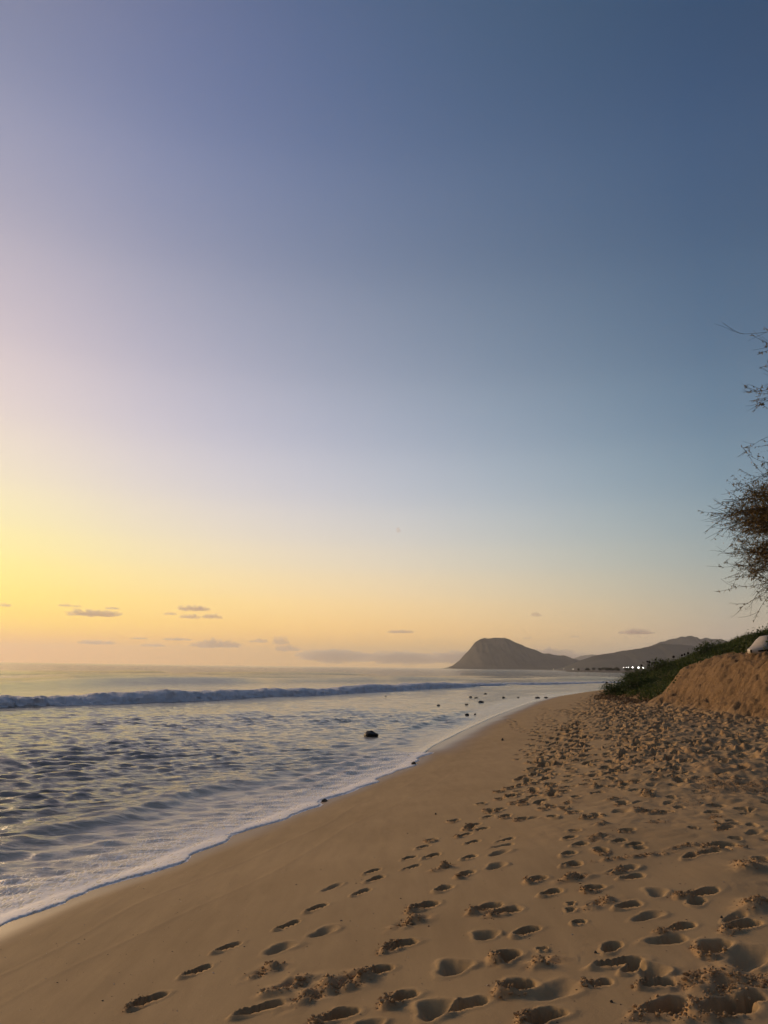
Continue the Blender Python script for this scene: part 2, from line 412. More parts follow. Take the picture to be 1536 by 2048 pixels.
_ty = np.array([-3000, -50, 0, 12, 22, 28, 33, 35.5, 38, 45, 52, 60, 75, 100, 140, 300, 3000], float)
_tx = np.array([60, 16, 13.0, 11.9, 11.35, 11.4, 11.55, 11.9, 12.6, 13.3, 15.4, 19, 29, 52, 110, 440, 5000], float)
def bank_d(x, y):
    return (x - np.interp(y, _ty, _tx))
def scarp_w(x, y):
    """1 where the bank is an eroded bare face"""
    return 1 - sstep(33.5, 36.0, y + 0.9 * gnoise(x * 0.5, y * 0.5, 21))
_bv = (np.array([-1, 0, 0.6, 1.6, 3, 5, 9, 14, 25, 80, 4000]), np.array([0, 0, 0.28, 0.75, 1.35, 2.1, 3.45, 4.5, 5.4, 7, 12]))
_bs = (np.array([-1, -0.5, 0, 0.55, 1.5, 1.95, 2.6, 3.6, 5, 9, 14, 25, 80, 4000]), np.array([0, 0.0, 0.10, 0.55, 1.62, 1.93, 2.08, 2.3, 2.7, 3.9, 4.7, 5.5, 7, 12]))
def bank_h(x, y):
    d = bank_d(x, y)
    d = d + 0.22 * gnoise(x * 0.35, y * 0.35, 31) + 0.12 * gnoise(x * 0.9, y * 0.9, 32)
    w = scarp_w(x, y)
    return (1 - w) * np.interp(d, *_bv) + w * np.interp(d, *_bs)

def base_z(x, y):
    s = shore_s(x, y)
    z = profile(s) + bank_h(x, y)
    soft = sstep(4.2, 7.5, s)
    z = z + soft * (0.035 * gnoise(x * 0.55, y * 0.55, 41) + 0.02 * gnoise(x * 1.3, y * 1.3, 42)) + 0.012 * gnoise(x * 0.25, y * 0.2, 43)
    return z
#TERRAIN-END

PRINTS = [
    (-1.377,5.121,0.3,0.13,0.075,38,'d'), (-1.181,5.552,0.28,0.11,0.055,40,'p'), (-1.074,5.993,0.28,0.11,0.05,40,'p'), (-0.677,6.331,0.27,0.1,0.045,42,'p'),
    (-0.501,6.71,0.28,0.11,0.05,42,'p'), (-0.417,7.346,0.26,0.1,0.03,40,'s'), (-0.147,7.006,0.27,0.1,0.04,40,'p'), (-0.028,7.409,0.28,0.12,0.05,40,'p'),
    (-0.068,7.76,0.26,0.1,0.045,40,'p'), (0.305,7.685,0.28,0.09,0.04,48,'p'), (0.288,8.158,0.24,0.11,0.05,40,'p'), (0.516,8.075,0.3,0.13,0.055,40,'p'),
    (0.459,8.678,0.27,0.12,0.045,40,'p'), (-0.396,5.989,0.25,0.14,0.03,45,'s'), (-0.682,5.76,0.26,0.16,0.03,40,'s'), (0.358,6.246,0.3,0.16,0.08,50,'d'),
    (0.143,5.42,0.3,0.15,0.08,55,'d'), (0.221,5.888,0.3,0.14,0.04,50,'k'), (0.003,5.005,0.22,0.16,0.07,45,'d'), (0.436,4.839,0.24,0.18,0.05,30,'s'),
    (0.746,4.917,0.24,0.17,0.09,45,'d'), (0.69,5.349,0.18,0.15,0.045,20,'s'), (0.122,4.52,0.26,0.15,0.09,45,'d'), (0.294,4.275,0.24,0.17,0.06,10,'s'),
    (0.436,4.291,0.34,0.13,0.05,62,'p'), (0.732,4.429,0.26,0.2,0.1,40,'d'), (-0.213,4.415,0.28,0.16,0.07,60,'d'), (0.527,6.678,0.24,0.15,0.05,40,'p'),
    (0.739,7.072,0.26,0.14,0.06,40,'d'), (0.845,7.716,0.24,0.13,0.06,40,'p'), (1.11,7.696,0.26,0.14,0.035,45,'s'), (1.019,7.171,0.24,0.15,0.04,40,'s'),
    (0.568,7.419,0.26,0.12,0.04,60,'k'), (0.975,8.519,0.26,0.12,0.05,45,'p'), (0.939,9.065,0.28,0.13,0.06,45,'d'), (1.126,9.662,0.26,0.13,0.06,45,'d'),
    (1.158,9.309,0.24,0.12,0.05,45,'p'), (1.536,10.008,0.26,0.13,0.06,45,'p'), (1.336,10.123,0.24,0.12,0.05,45,'p'), (1.286,8.342,0.28,0.1,0.04,60,'p'),
    (0.772,5.969,0.3,0.16,0.06,55,'d'), (0.899,5.815,0.28,0.16,0.06,60,'d'), (0.937,5.334,0.26,0.13,0.055,50,'p'), (-0.695,5.327,0.26,0.15,0.04,45,'k'),
    (-0.645,4.691,0.34,0.13,0.06,62,'p'), (-0.521,4.989,0.3,0.16,0.05,50,'k'), (-0.325,4.801,0.4,0.2,0.045,50,'k'), (-0.16,4.886,0.3,0.2,0.03,40,'k'),
    (1.245,6.565,0.24,0.15,0.08,45,'d'), (1.28,6.136,0.26,0.13,0.06,50,'p'), (1.581,6.109,0.24,0.16,0.08,40,'d'), (1.53,6.46,0.3,0.13,0.05,60,'k'),
    (1.845,7.957,0.22,0.13,0.06,45,'p'), (1.862,7.621,0.26,0.13,0.05,50,'p'), (1.677,7.292,0.24,0.13,0.06,45,'p'), (1.621,6.915,0.26,0.13,0.05,50,'p'),
    (2.28,9.566,0.26,0.16,0.08,45,'d'), (2.352,9.08,0.26,0.15,0.07,50,'d'), (1.342,5.808,0.09,0.08,0.05,20,'p'), (1.31,5.66,0.1,0.09,0.05,20,'p'),
    (1.284,5.378,0.12,0.09,0.06,50,'p'), (0.973,4.964,0.09,0.08,0.05,0,'p'), (0.928,4.745,0.2,0.13,0.05,55,'k'), (0.895,4.31,0.3,0.18,0.025,62,'s'),
    (1.316,4.606,0.36,0.12,0.075,80,'p'), (1.444,4.414,0.2,0.14,0.05,30,'s'), (1.409,4.261,0.22,0.1,0.06,80,'d'), (1.683,5.608,0.28,0.13,0.05,60,'p'),
    (1.517,5.717,0.3,0.13,0.05,60,'k'), (1.963,5.834,0.22,0.13,0.03,20,'s'), (1.714,5.337,0.26,0.12,0.03,60,'s'), (1.827,5.059,0.3,0.12,0.05,65,'d'),
    (1.871,4.689,0.3,0.2,0.07,40,'d'), (2.237,5.744,0.42,0.13,0.05,70,'d'), (2.173,4.989,0.34,0.15,0.09,60,'d'), (1.35,3.986,0.34,0.15,0.07,65,'d'),
    (1.423,3.914,0.24,0.2,0.06,40,'k'), (1.619,3.937,0.4,0.22,0.08,65,'d'), (0.779,4.03,0.3,0.17,0.09,50,'d'), (2.324,7.462,0.26,0.12,0.05,55,'p'),
    (2.662,7.208,0.34,0.1,0.03,70,'k'), (2.153,11.348,0.28,0.15,0.07,50,'p'), (2.143,10.814,0.28,0.15,0.05,50,'p'), (2.837,6.308,0.4,0.25,-0.05,40,'m'),
    (2.414,5.352,0.4,0.25,-0.06,50,'m'), (2.141,6.971,0.7,0.1,0.03,80,'k'), (2.994,7.212,0.4,0.2,0.05,60,'d'), (1.975,4.473,0.35,0.2,0.04,50,'s'),
    (1.628,4.279,0.35,0.2,0.03,60,'k'), (1.79,4.187,0.4,0.25,0.03,60,'k'),
]

def build_sand():
    az = np.radians(np.concatenate([np.arange(-180, -33, 3.0), np.arange(-33, 33.5, 0.088), np.arange(35, 180.1, 3.0)]))
    az[-1] = math.pi
    r = np.concatenate([[0.02, 0.5, 1.0, 1.5, 2.0, 2.4], np.geomspace(2.7, 75, 880), np.geomspace(78, 160, 40), np.geomspace(175, 3000, 24)])
    A, R = np.meshgrid(az, r)
    X, Y = R * np.sin(A), R * np.cos(A)
    S = shore_s(X, Y)
    Z = base_z(X, Y)
    loose = np.zeros_like(Z)
    dense = np.where((np.abs(A) < math.radians(33.4)))
    D = np.zeros_like(Z)
    prng = np.random.default_rng(23)
    prints = list(PRINTS)
    # trodden sand further along the beach: single prints and strings of prints
    n = 0
    while n < 2700:
        y = 6.5 + (prng.random() ** 0.75) * 60
        x = np.interp(y, _yd, _xd) + 3.6 + prng.random() ** 0.8 * 8.0
        if y < 11 and prng.random() < 0.55: continue
        s = float(shore_s(x, y))
        if s < 3.9 + 0.5 * math.sin(y * 0.7) or bank_d(np.array(x), np.array(y)) > -0.3: continue
        if s < 5 and prng.random() < 0.5: continue
        k = prng.choice(['p', 'd', 'k', 's'], p=[0.40, 0.30, 0.18, 0.12])
        prints.append((x, y, prng.uniform(.2, .32), prng.uniform(.11, .18), prng.uniform(.03, .075), prng.uniform(-20, 80), k))
        n += 1
    for (x0, y0, hd, cnt, dep) in ((0.5, 8.4, 19, 22, .055), (1.0, 8.8, 18, 24, .06), (1.5, 9.0, 17, 26, .06), (1.9, 11.0, 15, 26, .06), (2.1, 9.6, 20, 26, .06), (2.9, 9.2, 16, 26, .06), (3.4, 13.5, 14, 26, .055), (4.2, 22, 12, 26, .05), (6.4, 27, 20, 34, .055), (7.4, 26, 8, 30, .05), (3.0, 17, 16, 20, .045), (6.9, 33, 24, 40, .05), (2.4, 13.0, 22, 16, .06), (2.6, 12.0, 15, 22, .06), (8.0, 34, 18, 30, .05)):
        x, y = x0, y0
        for q in range(cnt):
            h = math.radians(hd + prng.uniform(-9, 9)); x += 0.62 * math.sin(h); y += 0.62 * math.cos(h)
            sd = 0.12 if q % 2 else -0.12
            if bank_d(np.array(x), np.array(y)) > -0.2: break
            prints.append((x + sd * math.cos(h), y - sd * math.sin(h), prng.uniform(.24, .32), prng.uniform(.12, .16), dep * prng.uniform(.8, 1.3), math.degrees(h) + prng.uniform(-12, 12), prng.choice(['p', 'd'])))
    for q in range(26):                                  # walkers' trails along the beach
        y = prng.uniform(8, 32); x = float(np.interp(y, _yd, _xd)) + prng.uniform(4.2, 7.0); hd = prng.uniform(8, 22)
        for st in range(int(prng.integers(16, 44))):
            hd += prng.normal(0, 2.0) + (15 - hd) * 0.05; h = math.radians(hd); x += 0.58 * math.sin(h); y += 0.58 * math.cos(h)
            if bank_d(np.array(x), np.array(y)) > -0.3: break
            sd = 0.11 if st % 2 else -0.11
            prints.append((x + sd * math.cos(h), y - sd * math.sin(h), prng.uniform(.26, .34), prng.uniform(.13, .17), prng.uniform(.045, .075), hd + prng.uniform(-8, 14), prng.choice(['p', 'p', 'd'])))
    n = 0
    while n < 60:
        y = prng.uniform(3.6, 11.0); x = prng.uniform(-0.4, 6.0); s = float(shore_s(x, y))
        if s < 4.3 or (s < 5.2 and prng.random() < 0.6): continue
        if abs(math.atan2(x, y)) > math.radians(32): continue
        k = prng.choice(['p', 'd', 'k', 's'], p=[0.30, 0.22, 0.28, 0.20])
        prints.insert(0, (x, y, prng.uniform(.14, .32), prng.uniform(.10, .17), prng.uniform(.012, .045), prng.uniform(10, 85), k)); n += 1
    r0 = r; a0 = az
    for i, (px, py, ln, wd, dp, hd, kind) in enumerate(prints):
        far = float(sstep(8.5, 16, np.array(py))); ln *= 0.80 + 0.22 * far; wd *= 0.82 + 0.30 * far; dp *= 1 + 0.40 * far
        rr = math.hypot(px, py); aa = math.atan2(px, py); reach = ln * 1.25
        i0, i1 = np.searchsorted(r0, [rr - reach, rr + reach]); j0, j1 = np.searchsorted(a0, [aa - reach / rr, aa + reach / rr])
        if i1 - i0 < 2 or j1 - j0 < 2: continue
        sl = (slice(i0, i1), slice(j0, j1))
        dx, dy = X[sl] - px, Y[sl] - py
        h = math.radians(hd); ch, sh = math.cos(h), math.sin(h)
        u = (dx * sh + dy * ch) / (ln / 2); v = (dx * ch - dy * sh) / (wd / 2)
        # uneven outline; heel narrower than ball
        wob = 0.15 * gnoise(dx * 9 + i * 3.1, dy * 9 + i * 1.7, 3) + 0.06 * gnoise(dx * 24 + i, dy * 24, 4)
        v2 = v / (1.0 + 0.22 * u - 0.16 * np.exp(-((u + 0.15) / 0.35) ** 2)) + (0.16 if i % 2 else -0.16) * u * u
        q = (np.abs(u) ** 2.4 + np.abs(v2) ** 2.2) ** (1 / 2.3) + wob
        if kind == 'm':
            D[sl] += -dp * np.exp(-q * q * 1.1); loose[sl] = np.maximum(loose[sl], np.exp(-q * q)); continue
        if kind == 's':
            D[sl] += -1.3 * dp * np.exp(-(q * 1.15) ** 3) + 0.22 * dp * np.exp(-((q - 1.45) / 0.3) ** 2) * (0.6 + 0.6 * (u > 0)); continue
        if kind == 'k':
            c = np.exp(-(q * 0.8) ** 2)
            loose[sl] = np.maximum(loose[sl], np.clip(c * 1.25, 0, 1)); D[sl] += dp * c * (0.3 + 1.3 * gnoise(X[sl] * 9, Y[sl] * 9, 6)); continue
        toe = 0.42 + 0.78 * sstep(-0.75, 0.45, u) if i % 3 else 0.9 - 0.35 * np.exp(-((u + 0.1) / 0.3) ** 2)
        floor = toe * (1 + 0.16 * gnoise(dx * 20 + i, dy * 20 - i, 7))
        hole = (1 - sstep(0.70, 1.02, q)) * floor; dp = dp * 2.3
        side = 0.5 - 0.5 * np.clip(u * 0.9 + v * 0.25, -1, 1)          # sand pushed back behind the heel
        rim = np.exp(-((q - 1.22) / 0.22) ** 2)
        D[sl] = np.where(hole > 0.25, np.minimum(D[sl], 0.35 * D[sl]), D[sl]) - dp * hole + dp * rim * (0.03 + 0.13 * side * side)
        if kind == 'd':
            loose[sl] = np.maximum(loose[sl], np.clip(np.exp(-((q - 1.3) / 0.4) ** 2) * np.clip(side * 1.5 - 0.35 + 0.5 * gnoise(dx * 7 + i, dy * 7, 8), 0, 1), 0, 1))
        else:
            loose[sl] = np.maximum(loose[sl], 0.25 * rim * side)
    bd = bank_d(X, Y)
    bare = scarp_w(X, Y) * sstep(-0.3, 0.25, bd) * (1 - sstep(2.6, 3.6, bd))
    bankc = sstep(-0.5, 0.6, bd)
    trod = sstep(4.2, 6.5, S + 0.8 * gnoise(X * 0.4, Y * 0.4, 51)) * sstep(6, 14, R) * (1 - sstep(0, 0.5, bd))
    loose = np.maximum(loose, trod * np.clip(0.5 + 0.9 * gnoise(X * 0.8, Y * 0.8, 52), 0, 1))
    loose = np.maximum(loose, 0.75 * sstep(4.5, 7, S) * np.clip(gnoise(X * 0.9, Y * 0.9, 53) * 1.6 - 0.35, 0, 1))
    near = R < 90
    crumb = np.where(near, 0.012 * fbm(X * 13, Y * 13, 2, 61, 0.55) + 0.010 * np.maximum(gnoise(X * 22, Y * 22, 64), 0) + 0.016 * fbm(X * 5.5, Y * 5.5, 2, 62), 0)
    Z = Z + D + loose * crumb * (1 - bare)
    Z += trod * np.where(near, 0.034 * fbm(X * 2.4, Y * 2.4, 3, 66, 0.65) + 0.04 * np.abs(gnoise(X * 3.1, Y * 3.1, 67)), 0)
    # water-smoothed face: faint backwash streaks only
    Z += (1 - trod) * np.where(near, 0.0022 * gnoise(X * 3.0 - Y * 0.6, Y * 0.8, 63) + 0.003 * np.exp(-((S - 1.15 - 0.22 * gnoise(Y * 0.45, Y * 0 + 1, 68)) / 0.035) ** 2) + 0.0025 * np.exp(-((S - 1.9 - 0.35 * gnoise(Y * 0.35, Y * 0 + 7, 69)) / 0.04) ** 2), 0)
    # eroded face: rills that run down it, ledges, fallen lumps
    rill = np.abs(gnoise(Y * 2.6 + X * 1.0, X * 0.7 - Y * 0.3, 71)) + 0.5 * np.abs(gnoise(Y * 6.1 + X * 2.4, X * 1.3, 72))
    Z += bare * np.where(near, 0.15 * (0.42 - rill) + 0.06 * fbm(X * 1.7, Y * 1.7, 5, 73, 0.65) - 0.26 * np.clip(gnoise(X * 2.6, Y * 2.6, 75) - 0.22, 0, 1) - 0.14 * np.clip(gnoise(X * 5.2, Y * 4.2, 76) - 0.2, 0, 1), 0)
    toe = np.exp(-((bd + 0.25) / 0.45) ** 2) * scarp_w(X, Y)
    Z += np.where(near, toe * (0.11 * np.clip(fbm(X * 3.1, Y * 3.1, 3, 74, 0.6), -0.2, 1)), 0)
    wet = (1 - sstep(0.08, 0.6 + 0.2 * gnoise(Y * 0.6, Y * 0 + 2, 82), S)) * 0.62
    film = 0.9 * sstep(21, 25, Y) * (1 - sstep(0.2, 1.7, S + 0.25 * gnoise(X * 0.3, Y * 0.3, 81)))
    wet = np.clip(np.maximum(wet, film), 0, 1)
    # loose clods of damp sand kicked out of the prints
    cr = np.random.default_rng(91)
    win = (R > 2.6) & (R < 13) & (np.abs(A) < math.radians(32)) & (loose > 0.3) & (S > 2.0)
    idx = np.flatnonzero(win.ravel()); pr = (loose.ravel()[idx] ** 2.5) * R.ravel()[idx] ** 1.2; pr /= pr.sum()
    pick = cr.choice(idx, 13000, replace=True, p=pr)
    ph = (1 + 5 ** 0.5) / 2
    ico = np.array([(-1, ph, 0), (1, ph, 0), (-1, -ph, 0), (1, -ph, 0), (0, -1, ph), (0, 1, ph), (0, -1, -ph), (0, 1, -ph), (ph, 0, -1), (ph, 0, 1), (-ph, 0, -1), (-ph, 0, 1)]) / 1.9
    icf = np.array([(0, 11, 5), (0, 5, 1), (0, 1, 7), (0, 7, 10), (0, 10, 11), (1, 5, 9), (5, 11, 4), (11, 10, 2), (10, 7, 6), (7, 1, 8), (3, 9, 4), (3, 4, 2), (3, 2, 6), (3, 6, 8), (3, 8, 9), (4, 9, 5), (2, 4, 11), (6, 2, 10), (8, 6, 7), (9, 8, 1)])
    n = len(pick); sz = np.exp(cr.normal(math.log(0.0042), 0.45, n))
    P0 = np.stack([X.ravel()[pick] + cr.normal(0, .012, n), Y.ravel()[pick] + cr.normal(0, .012, n), Z.ravel()[pick] + sz * 0.25], -1)
    cv = P0[:, None] + ico[None] * sz[:, None, None] * cr.uniform(0.6, 1.3, (n, 12, 1)) * np.array([1.15, 1.0, 0.8])
    cf = (icf[None] + (np.arange(n) * 12)[:, None, None]).reshape(-1, 3)
    o = np_mesh('sand_clods', cv.reshape(-1, 3), cf, M_SAND, False, {'loose': np.ones(n * 12), 'wet': np.zeros(n * 12), 'bank': np.zeros(n * 12)})
    tag(o, 'crumbly clods of sand kicked out of the footprints', 'sand', kind='stuff')
    idx = np.flatnonzero(((R > 2.6) & (R < 14) & (np.abs(A) < math.radians(32)) & (S > 0.5)).ravel())
    pr = R.ravel()[idx] ** 1.3; pr /= pr.sum(); pick = cr.choice(idx, 1600, p=pr); n = len(pick)
    sz = np.exp(cr.normal(math.log(0.0026), 0.4, n))
    P0 = np.stack([X.ravel()[pick], Y.ravel()[pick], Z.ravel()[pick] + sz * 0.3], -1)
    cv = P0[:, None] + ico[None] * sz[:, None, None] * cr.uniform(0.6, 1.3, (n, 12, 1)) * np.array([1.4, 1.0, 0.5])
    o = np_mesh('shell_grit', cv.reshape(-1, 3), (icf[None] + (np.arange(n) * 12)[:, None, None]).reshape(-1, 3), leaf_material('grit', (0.05, 0.035, 0.025), (0.10, 0.07, 0.045), (0.6, 0.52, 0.42), 0.0), False, {'tone': np.repeat(cr.random(n) ** 0.7, 12)})
    tag(o, 'scattered dark specks and shell bits on the sand', 'grit', kind='stuff')
    verts = np.stack([X, Y, Z], -1).reshape(-1, 3)
    f = grid_faces(len(r), len(az))
    keep = (S.reshape(-1)[f] > -2.5).any(1) | (R.reshape(-1)[f[:, 0]] > 300) | (np.abs(A.reshape(-1)[f[:, 0]]) > math.radians(34))
    verts, f, at = compact(verts, f[keep][:, ::-1], {'loose': loose.ravel(), 'wet': wet.ravel(), 'bank': np.maximum(bare, bankc * 0.8).ravel()})
    o = np_mesh('sand_beach', verts, f, M_SAND, True, at)
    return tag(o, 'trampled golden sand beach sloping to the sea', kind='structure')
build_sand()

# ------------------------------------------------------------------ the sea
WN = np.array([0.87, -0.49])          # the way the waves travel
_BY = np.array([-60, -25, 10, 30, 44.7, 50, 57.5, 67.6, 89.5, 124, 156, 200, 260], float)
_BX = np.array([-88, -66, -43, -31, -21.5, -17.7, -13.2, -7, 2.1, 18.6, 43.3, 85, 150], float)
_byd = np.arange(-60, 260, 0.5); _bxd = _smooth(np.interp(_byd, _BY, _BX), 41)
_bgd = np.gradient(_bxd, _byd)
def breaker_s(x, y):
    return (x - np.interp(y, _byd, _bxd)) / np.sqrt(1 + np.interp(y, _byd, _bgd) ** 2)

def build_sea():
    az = np.radians(np.concatenate([np.arange(-150, -34, 2.0), np.arange(-34, 30, 0.1), np.arange(30.5, 100, 1.5)]))
    r = np.concatenate([np.geomspace(4.0, 60, 520), np.geomspace(60.5, 420, 190), np.geomspace(430, 16000, 70)])
    A, R = np.meshgrid(az, r)
    X, Y = R * np.sin(A), R * np.cos(A)
    S = shore_s(X, Y)
    lob = np.where(Y < 23.5, lobes(Y), -0.1)
    d = -S + lob                       # water lies where d > 0
    step = R * np.where(R < 60, 0.0055, 0.0105)
    H = np.zeros_like(X)
    wr = np.random.default_rng(5)
    shoal = sstep(0.3, 6, d)
    for k in range(110):
        lam = 0.17 * (24.0 ** (k / 109.0))
        ang = (-1.05 + wr.normal(0, 0.42)) if lam < 1.6 else (math.atan2(WN[1], WN[0]) + wr.normal(0, 0.35))
        kx, ky = math.cos(ang) * 2 * math.pi / lam, math.sin(ang) * 2 * math.pi / lam
        amp = (0.0100 * lam if lam < 0.8 else 0.0022) * wr.uniform(0.6, 1.4)
        fade = sstep(2.0, 3.6, lam / step) * np.clip(d / (lam * 1.2), 0.0, 1)
        ph = kx * X + ky * Y + wr.uniform(0, 6.28)
        H += amp * fade * (np.exp(np.sin(ph)) - 1.27) * 0.85
    H *= 0.55 + 0.75 * sstep(-0.6, 0.7, gnoise(X * 0.12, Y * 0.08, 91))
    nearm = R < 80
    # pointed chop
    chop = np.where(nearm, (0.5 - np.abs(gnoise(X * 1.5 + Y * 0.3, Y * 3.0 - X * 1.2, 92))) * 0.020 + (0.5 - np.abs(gnoise(X * 2.8 + Y * 0.5, Y * 5.6 - X * 2.2, 93))) * 0.014, 0)
    H += chop * sstep(1.2, 4.5, d) * (1 - sstep(40, 80, R))
    # little shore waves running up the beach, broken along their length
    foam = np.zeros_like(X)
    for (off, hgt, wdt, seed) in ((2.5, 0.085, 0.34, 1), (4.3, 0.06, 0.5, 2), (6.6, 0.05, 0.7, 3), (9.5, 0.07, 0.8, 4), (13.5, 0.08, 1.0, 5), (19, 0.12, 1.3, 6), (26, 0.14, 1.8, 7)):
        c = d - off - 0.55 * gnoise(Y * 0.12, Y * 0 + seed, seed + 100) * off * 0.3 - 0.2 * gnoise(X * 0.7, Y * 0.7, seed + 120)
        env = sstep(-0.25, 0.35, gnoise(Y * 0.11 + seed * 3.7, Y * 0 + seed * 1.3, seed + 110))
        rid = np.where(c > 0, np.exp(-(c / (wdt * 2.0)) ** 2), np.exp(-(c / (wdt * 0.8)) ** 2))
        H += hgt * rid * env
        foam += 0.25 * env * np.exp(-((c - wdt) / (wdt * 1.4)) ** 2)
    # swells behind the breaker
    bs = breaker_s(X, np.clip(Y, -60, 255))
    inb = (Y > -60) & (Y < 250)
    for (off, hgt, wdt, sd) in ((-34, 0.85, 5.0, 1), (-62, 0.7, 7.0, 2), (-100, 0.8, 8.0, 3), (-150, 0.8, 10.0, 4)):
        c = bs - off + 5 * gnoise(Y * 0.02, Y * 0 + sd, sd + 130)
        env = 0.35 + 0.65 * sstep(-0.5, 0.5, gnoise(Y * 0.022 + sd * 2.1, Y * 0 + sd, sd + 140))
        H += np.where(inb, hgt * env * np.where(c > 0, np.exp(-(c / (wdt * 0.7)) ** 2), np.exp(-(c / wdt) ** 2)), 0)
    H += np.where(inb, 0.32 * np.where(bs > 0, np.exp(-(bs / 0.7) ** 2), np.exp(-(bs / 4.0) ** 2)) * (1 - 0.7 * sstep(80, 150, Y)), 0)
    zs = profile(S) + np.where(S < 0.6, 0.0, 0)
    bead = 0.035 * np.sqrt(np.clip(d / 0.25, 0, 1))
    film = np.where(d > 0, zs + bead, zs - 0.06)
    Z = np.maximum(H * sstep(0.0, 1.6, d) + 0.02, film)
    Z = np.where(d > 0, Z, film)
    # foam cover
    wash = 1 - sstep(0.3, 3.1 + 0.7 * gnoise(Y * 0.2, Y * 0 + 1.2, 95), d)
    foam = np.clip(foam, 0, 0.5) + 0.54 * wash + 0.16 * np.exp(-(d / 0.5) ** 2)
    foam += (1 - sstep(3, 30, d)) * 0.10 + 0.30 * np.where(inb & (bs > 0), np.exp(-bs / 9.0), 0) + 0.35 * np.where(inb & (bs <= 0), np.exp(-(bs / 7.0) ** 2), 0)
    foam = np.where(Y > 24, foam * (1 - 0.55 * (1 - sstep(0.5, 3, d))), foam)
    milky = 0.85 * (1 - sstep(1.5, 3.4 + 0.8 * gnoise(Y * 0.25, X * 0.25, 94), d)) * (1 - 0.4 * sstep(20, 26, Y)) + 0.15 * (1 - sstep(5, 90, d)) + 0.05
    ripple = (0.55 - 0.17 * sstep(15, 35, R) + 2.1 * sstep(40, 260, R)) * sstep(-0.2, 0.8, d)
    verts = np.stack([X, Y, Z], -1).reshape(-1, 3)
    f = grid_faces(len(r), len(az))
    keep = (d.reshape(-1)[f] > -0.35).any(1)
    verts, f, at = compact(verts, f[keep][:, ::-1], {'foam': np.clip(foam, 0, 1).ravel(), 'milky': np.clip(milky, 0, 1).ravel(), 'ripple': ripple.ravel()})
    o = np_mesh('sea', verts, f, M_SEA, True, at)
    tag(o, 'grey gold sea with choppy ripples and wash', kind='structure')

    # white bead of foam along the front of the wash
    M_BEAD = foam_material('wash_foam', (0.78, 0.75, 0.72), (0.93, 0.91, 0.88), 30.0, 0.01)
    yy = np.concatenate([np.arange(4.0, 23.6, 0.02)])
    xe = np.interp(yy, _yd, _xd); g = np.interp(yy, _yd, _gd); nl = np.sqrt(1 + g * g)
    wvar = 0.13 + 0.05 * gnoise(yy * 1.3, yy * 0 + 2.2, 97) + 0.02 * gnoise(yy * 6, yy * 0 + 5.2, 98)
    hv = 0.011 + 0.004 * gnoise(yy * 2.1, yy * 0 + 4.4, 99)
    V = []
    us = np.linspace(0, 1, 12)
    for u in us:
        off = lobes(yy) + 0.05 - wvar * 2.0 * u
        lump = 1 + 0.45 * gnoise(yy * 14, yy * 0 + u * 4, 96) + 0.3 * gnoise(yy * 31, yy * 0 + u * 9, 95)
        px = xe + off * nl; py = yy
        s_ = shore_s(px, py)
        wz = np.maximum(profile(s_), 0.02)
        V.append(np.stack([px, py, wz - 0.012 + hv * lump * (math.sin(math.pi * u ** 0.8) ** 1.1) * 1.3], -1))
    V = np.array(V)
    f = grid_faces(len(us), len(yy))
    o = np_mesh('foam_line', V.reshape(-1, 3), f, M_BEAD, True)
    tag(o, 'thin white foam edge of the wash on the sand', 'foam', kind='stuff')

    # the broken wave: a long tumbling roll of white water
    M_ROLL = foam_material('white_water', (0.70, 0.69, 0.68), (0.93, 0.91, 0.89), 2.4, 0.22)
    ts = np.concatenate([np.geomspace(1, 5.2, 900)]) ; ts = 8 + (ts - 1) / 4.2 * 180
    xb = np.interp(ts, _byd, _bxd); gb = np.interp(ts, _byd, _bgd); nb = np.sqrt(1 + gb * gb)
    nx, ny = 1 / nb, -gb / nb
    prof = np.array([(1.62, -0.5), (1.42, 0.0), (1.22, 0.16), (1.12, 0.32), (0.98, 0.5), (0.8, 0.68), (0.55, 0.84), (0.25, 0.95), (-0.1, 1.0), (-0.5, 0.98), (-1.0, 0.9), (-1.6, 0.76), (-2.4, 0.55), (-3.3, 0.32), (-4.2, 0.12), (-5.0, -0.1)])
    hh = (0.60 + 0.28 * gnoise(ts * 0.09, ts * 0 + 1, 151) + 0.10 * gnoise(ts * 0.4, ts * 0 + 2, 156)) * (1 - 0.8 * sstep(80, 150, ts))
    V = []
    for k, (po, pz) in enumerate(prof):
        o1 = po + 0.5 * gnoise(ts * 0.16, ts * 0 + 3.3, 152)
        l1 = gnoise(ts * 0.9, ts * 0 + k * 0.42, 153); l2 = gnoise(ts * 2.4, ts * 0 + k * 0.9, 154); l3 = gnoise(ts * 5.5, ts * 0 + k * 1.7, 155)
        bil = 0.20 * np.abs(l1) + 0.14 * np.abs(l2) + 0.08 * l3 - 0.1
        V.append(np.stack([xb + nx * (o1 + bil * 1.2), ts + ny * (o1 + bil * 1.2), 0.05 + pz * hh + (bil * (0.9 if pz > 0.1 else 0.1))], -1))
    V = np.array(V)
    o = np_mesh('breaking_wave', V.reshape(-1, 3), grid_faces(len(prof), len(ts))[:, ::-1], M_ROLL, True)
    tag(o, 'long roll of white water breaking offshore', 'wave', kind='structure')
build_sea()

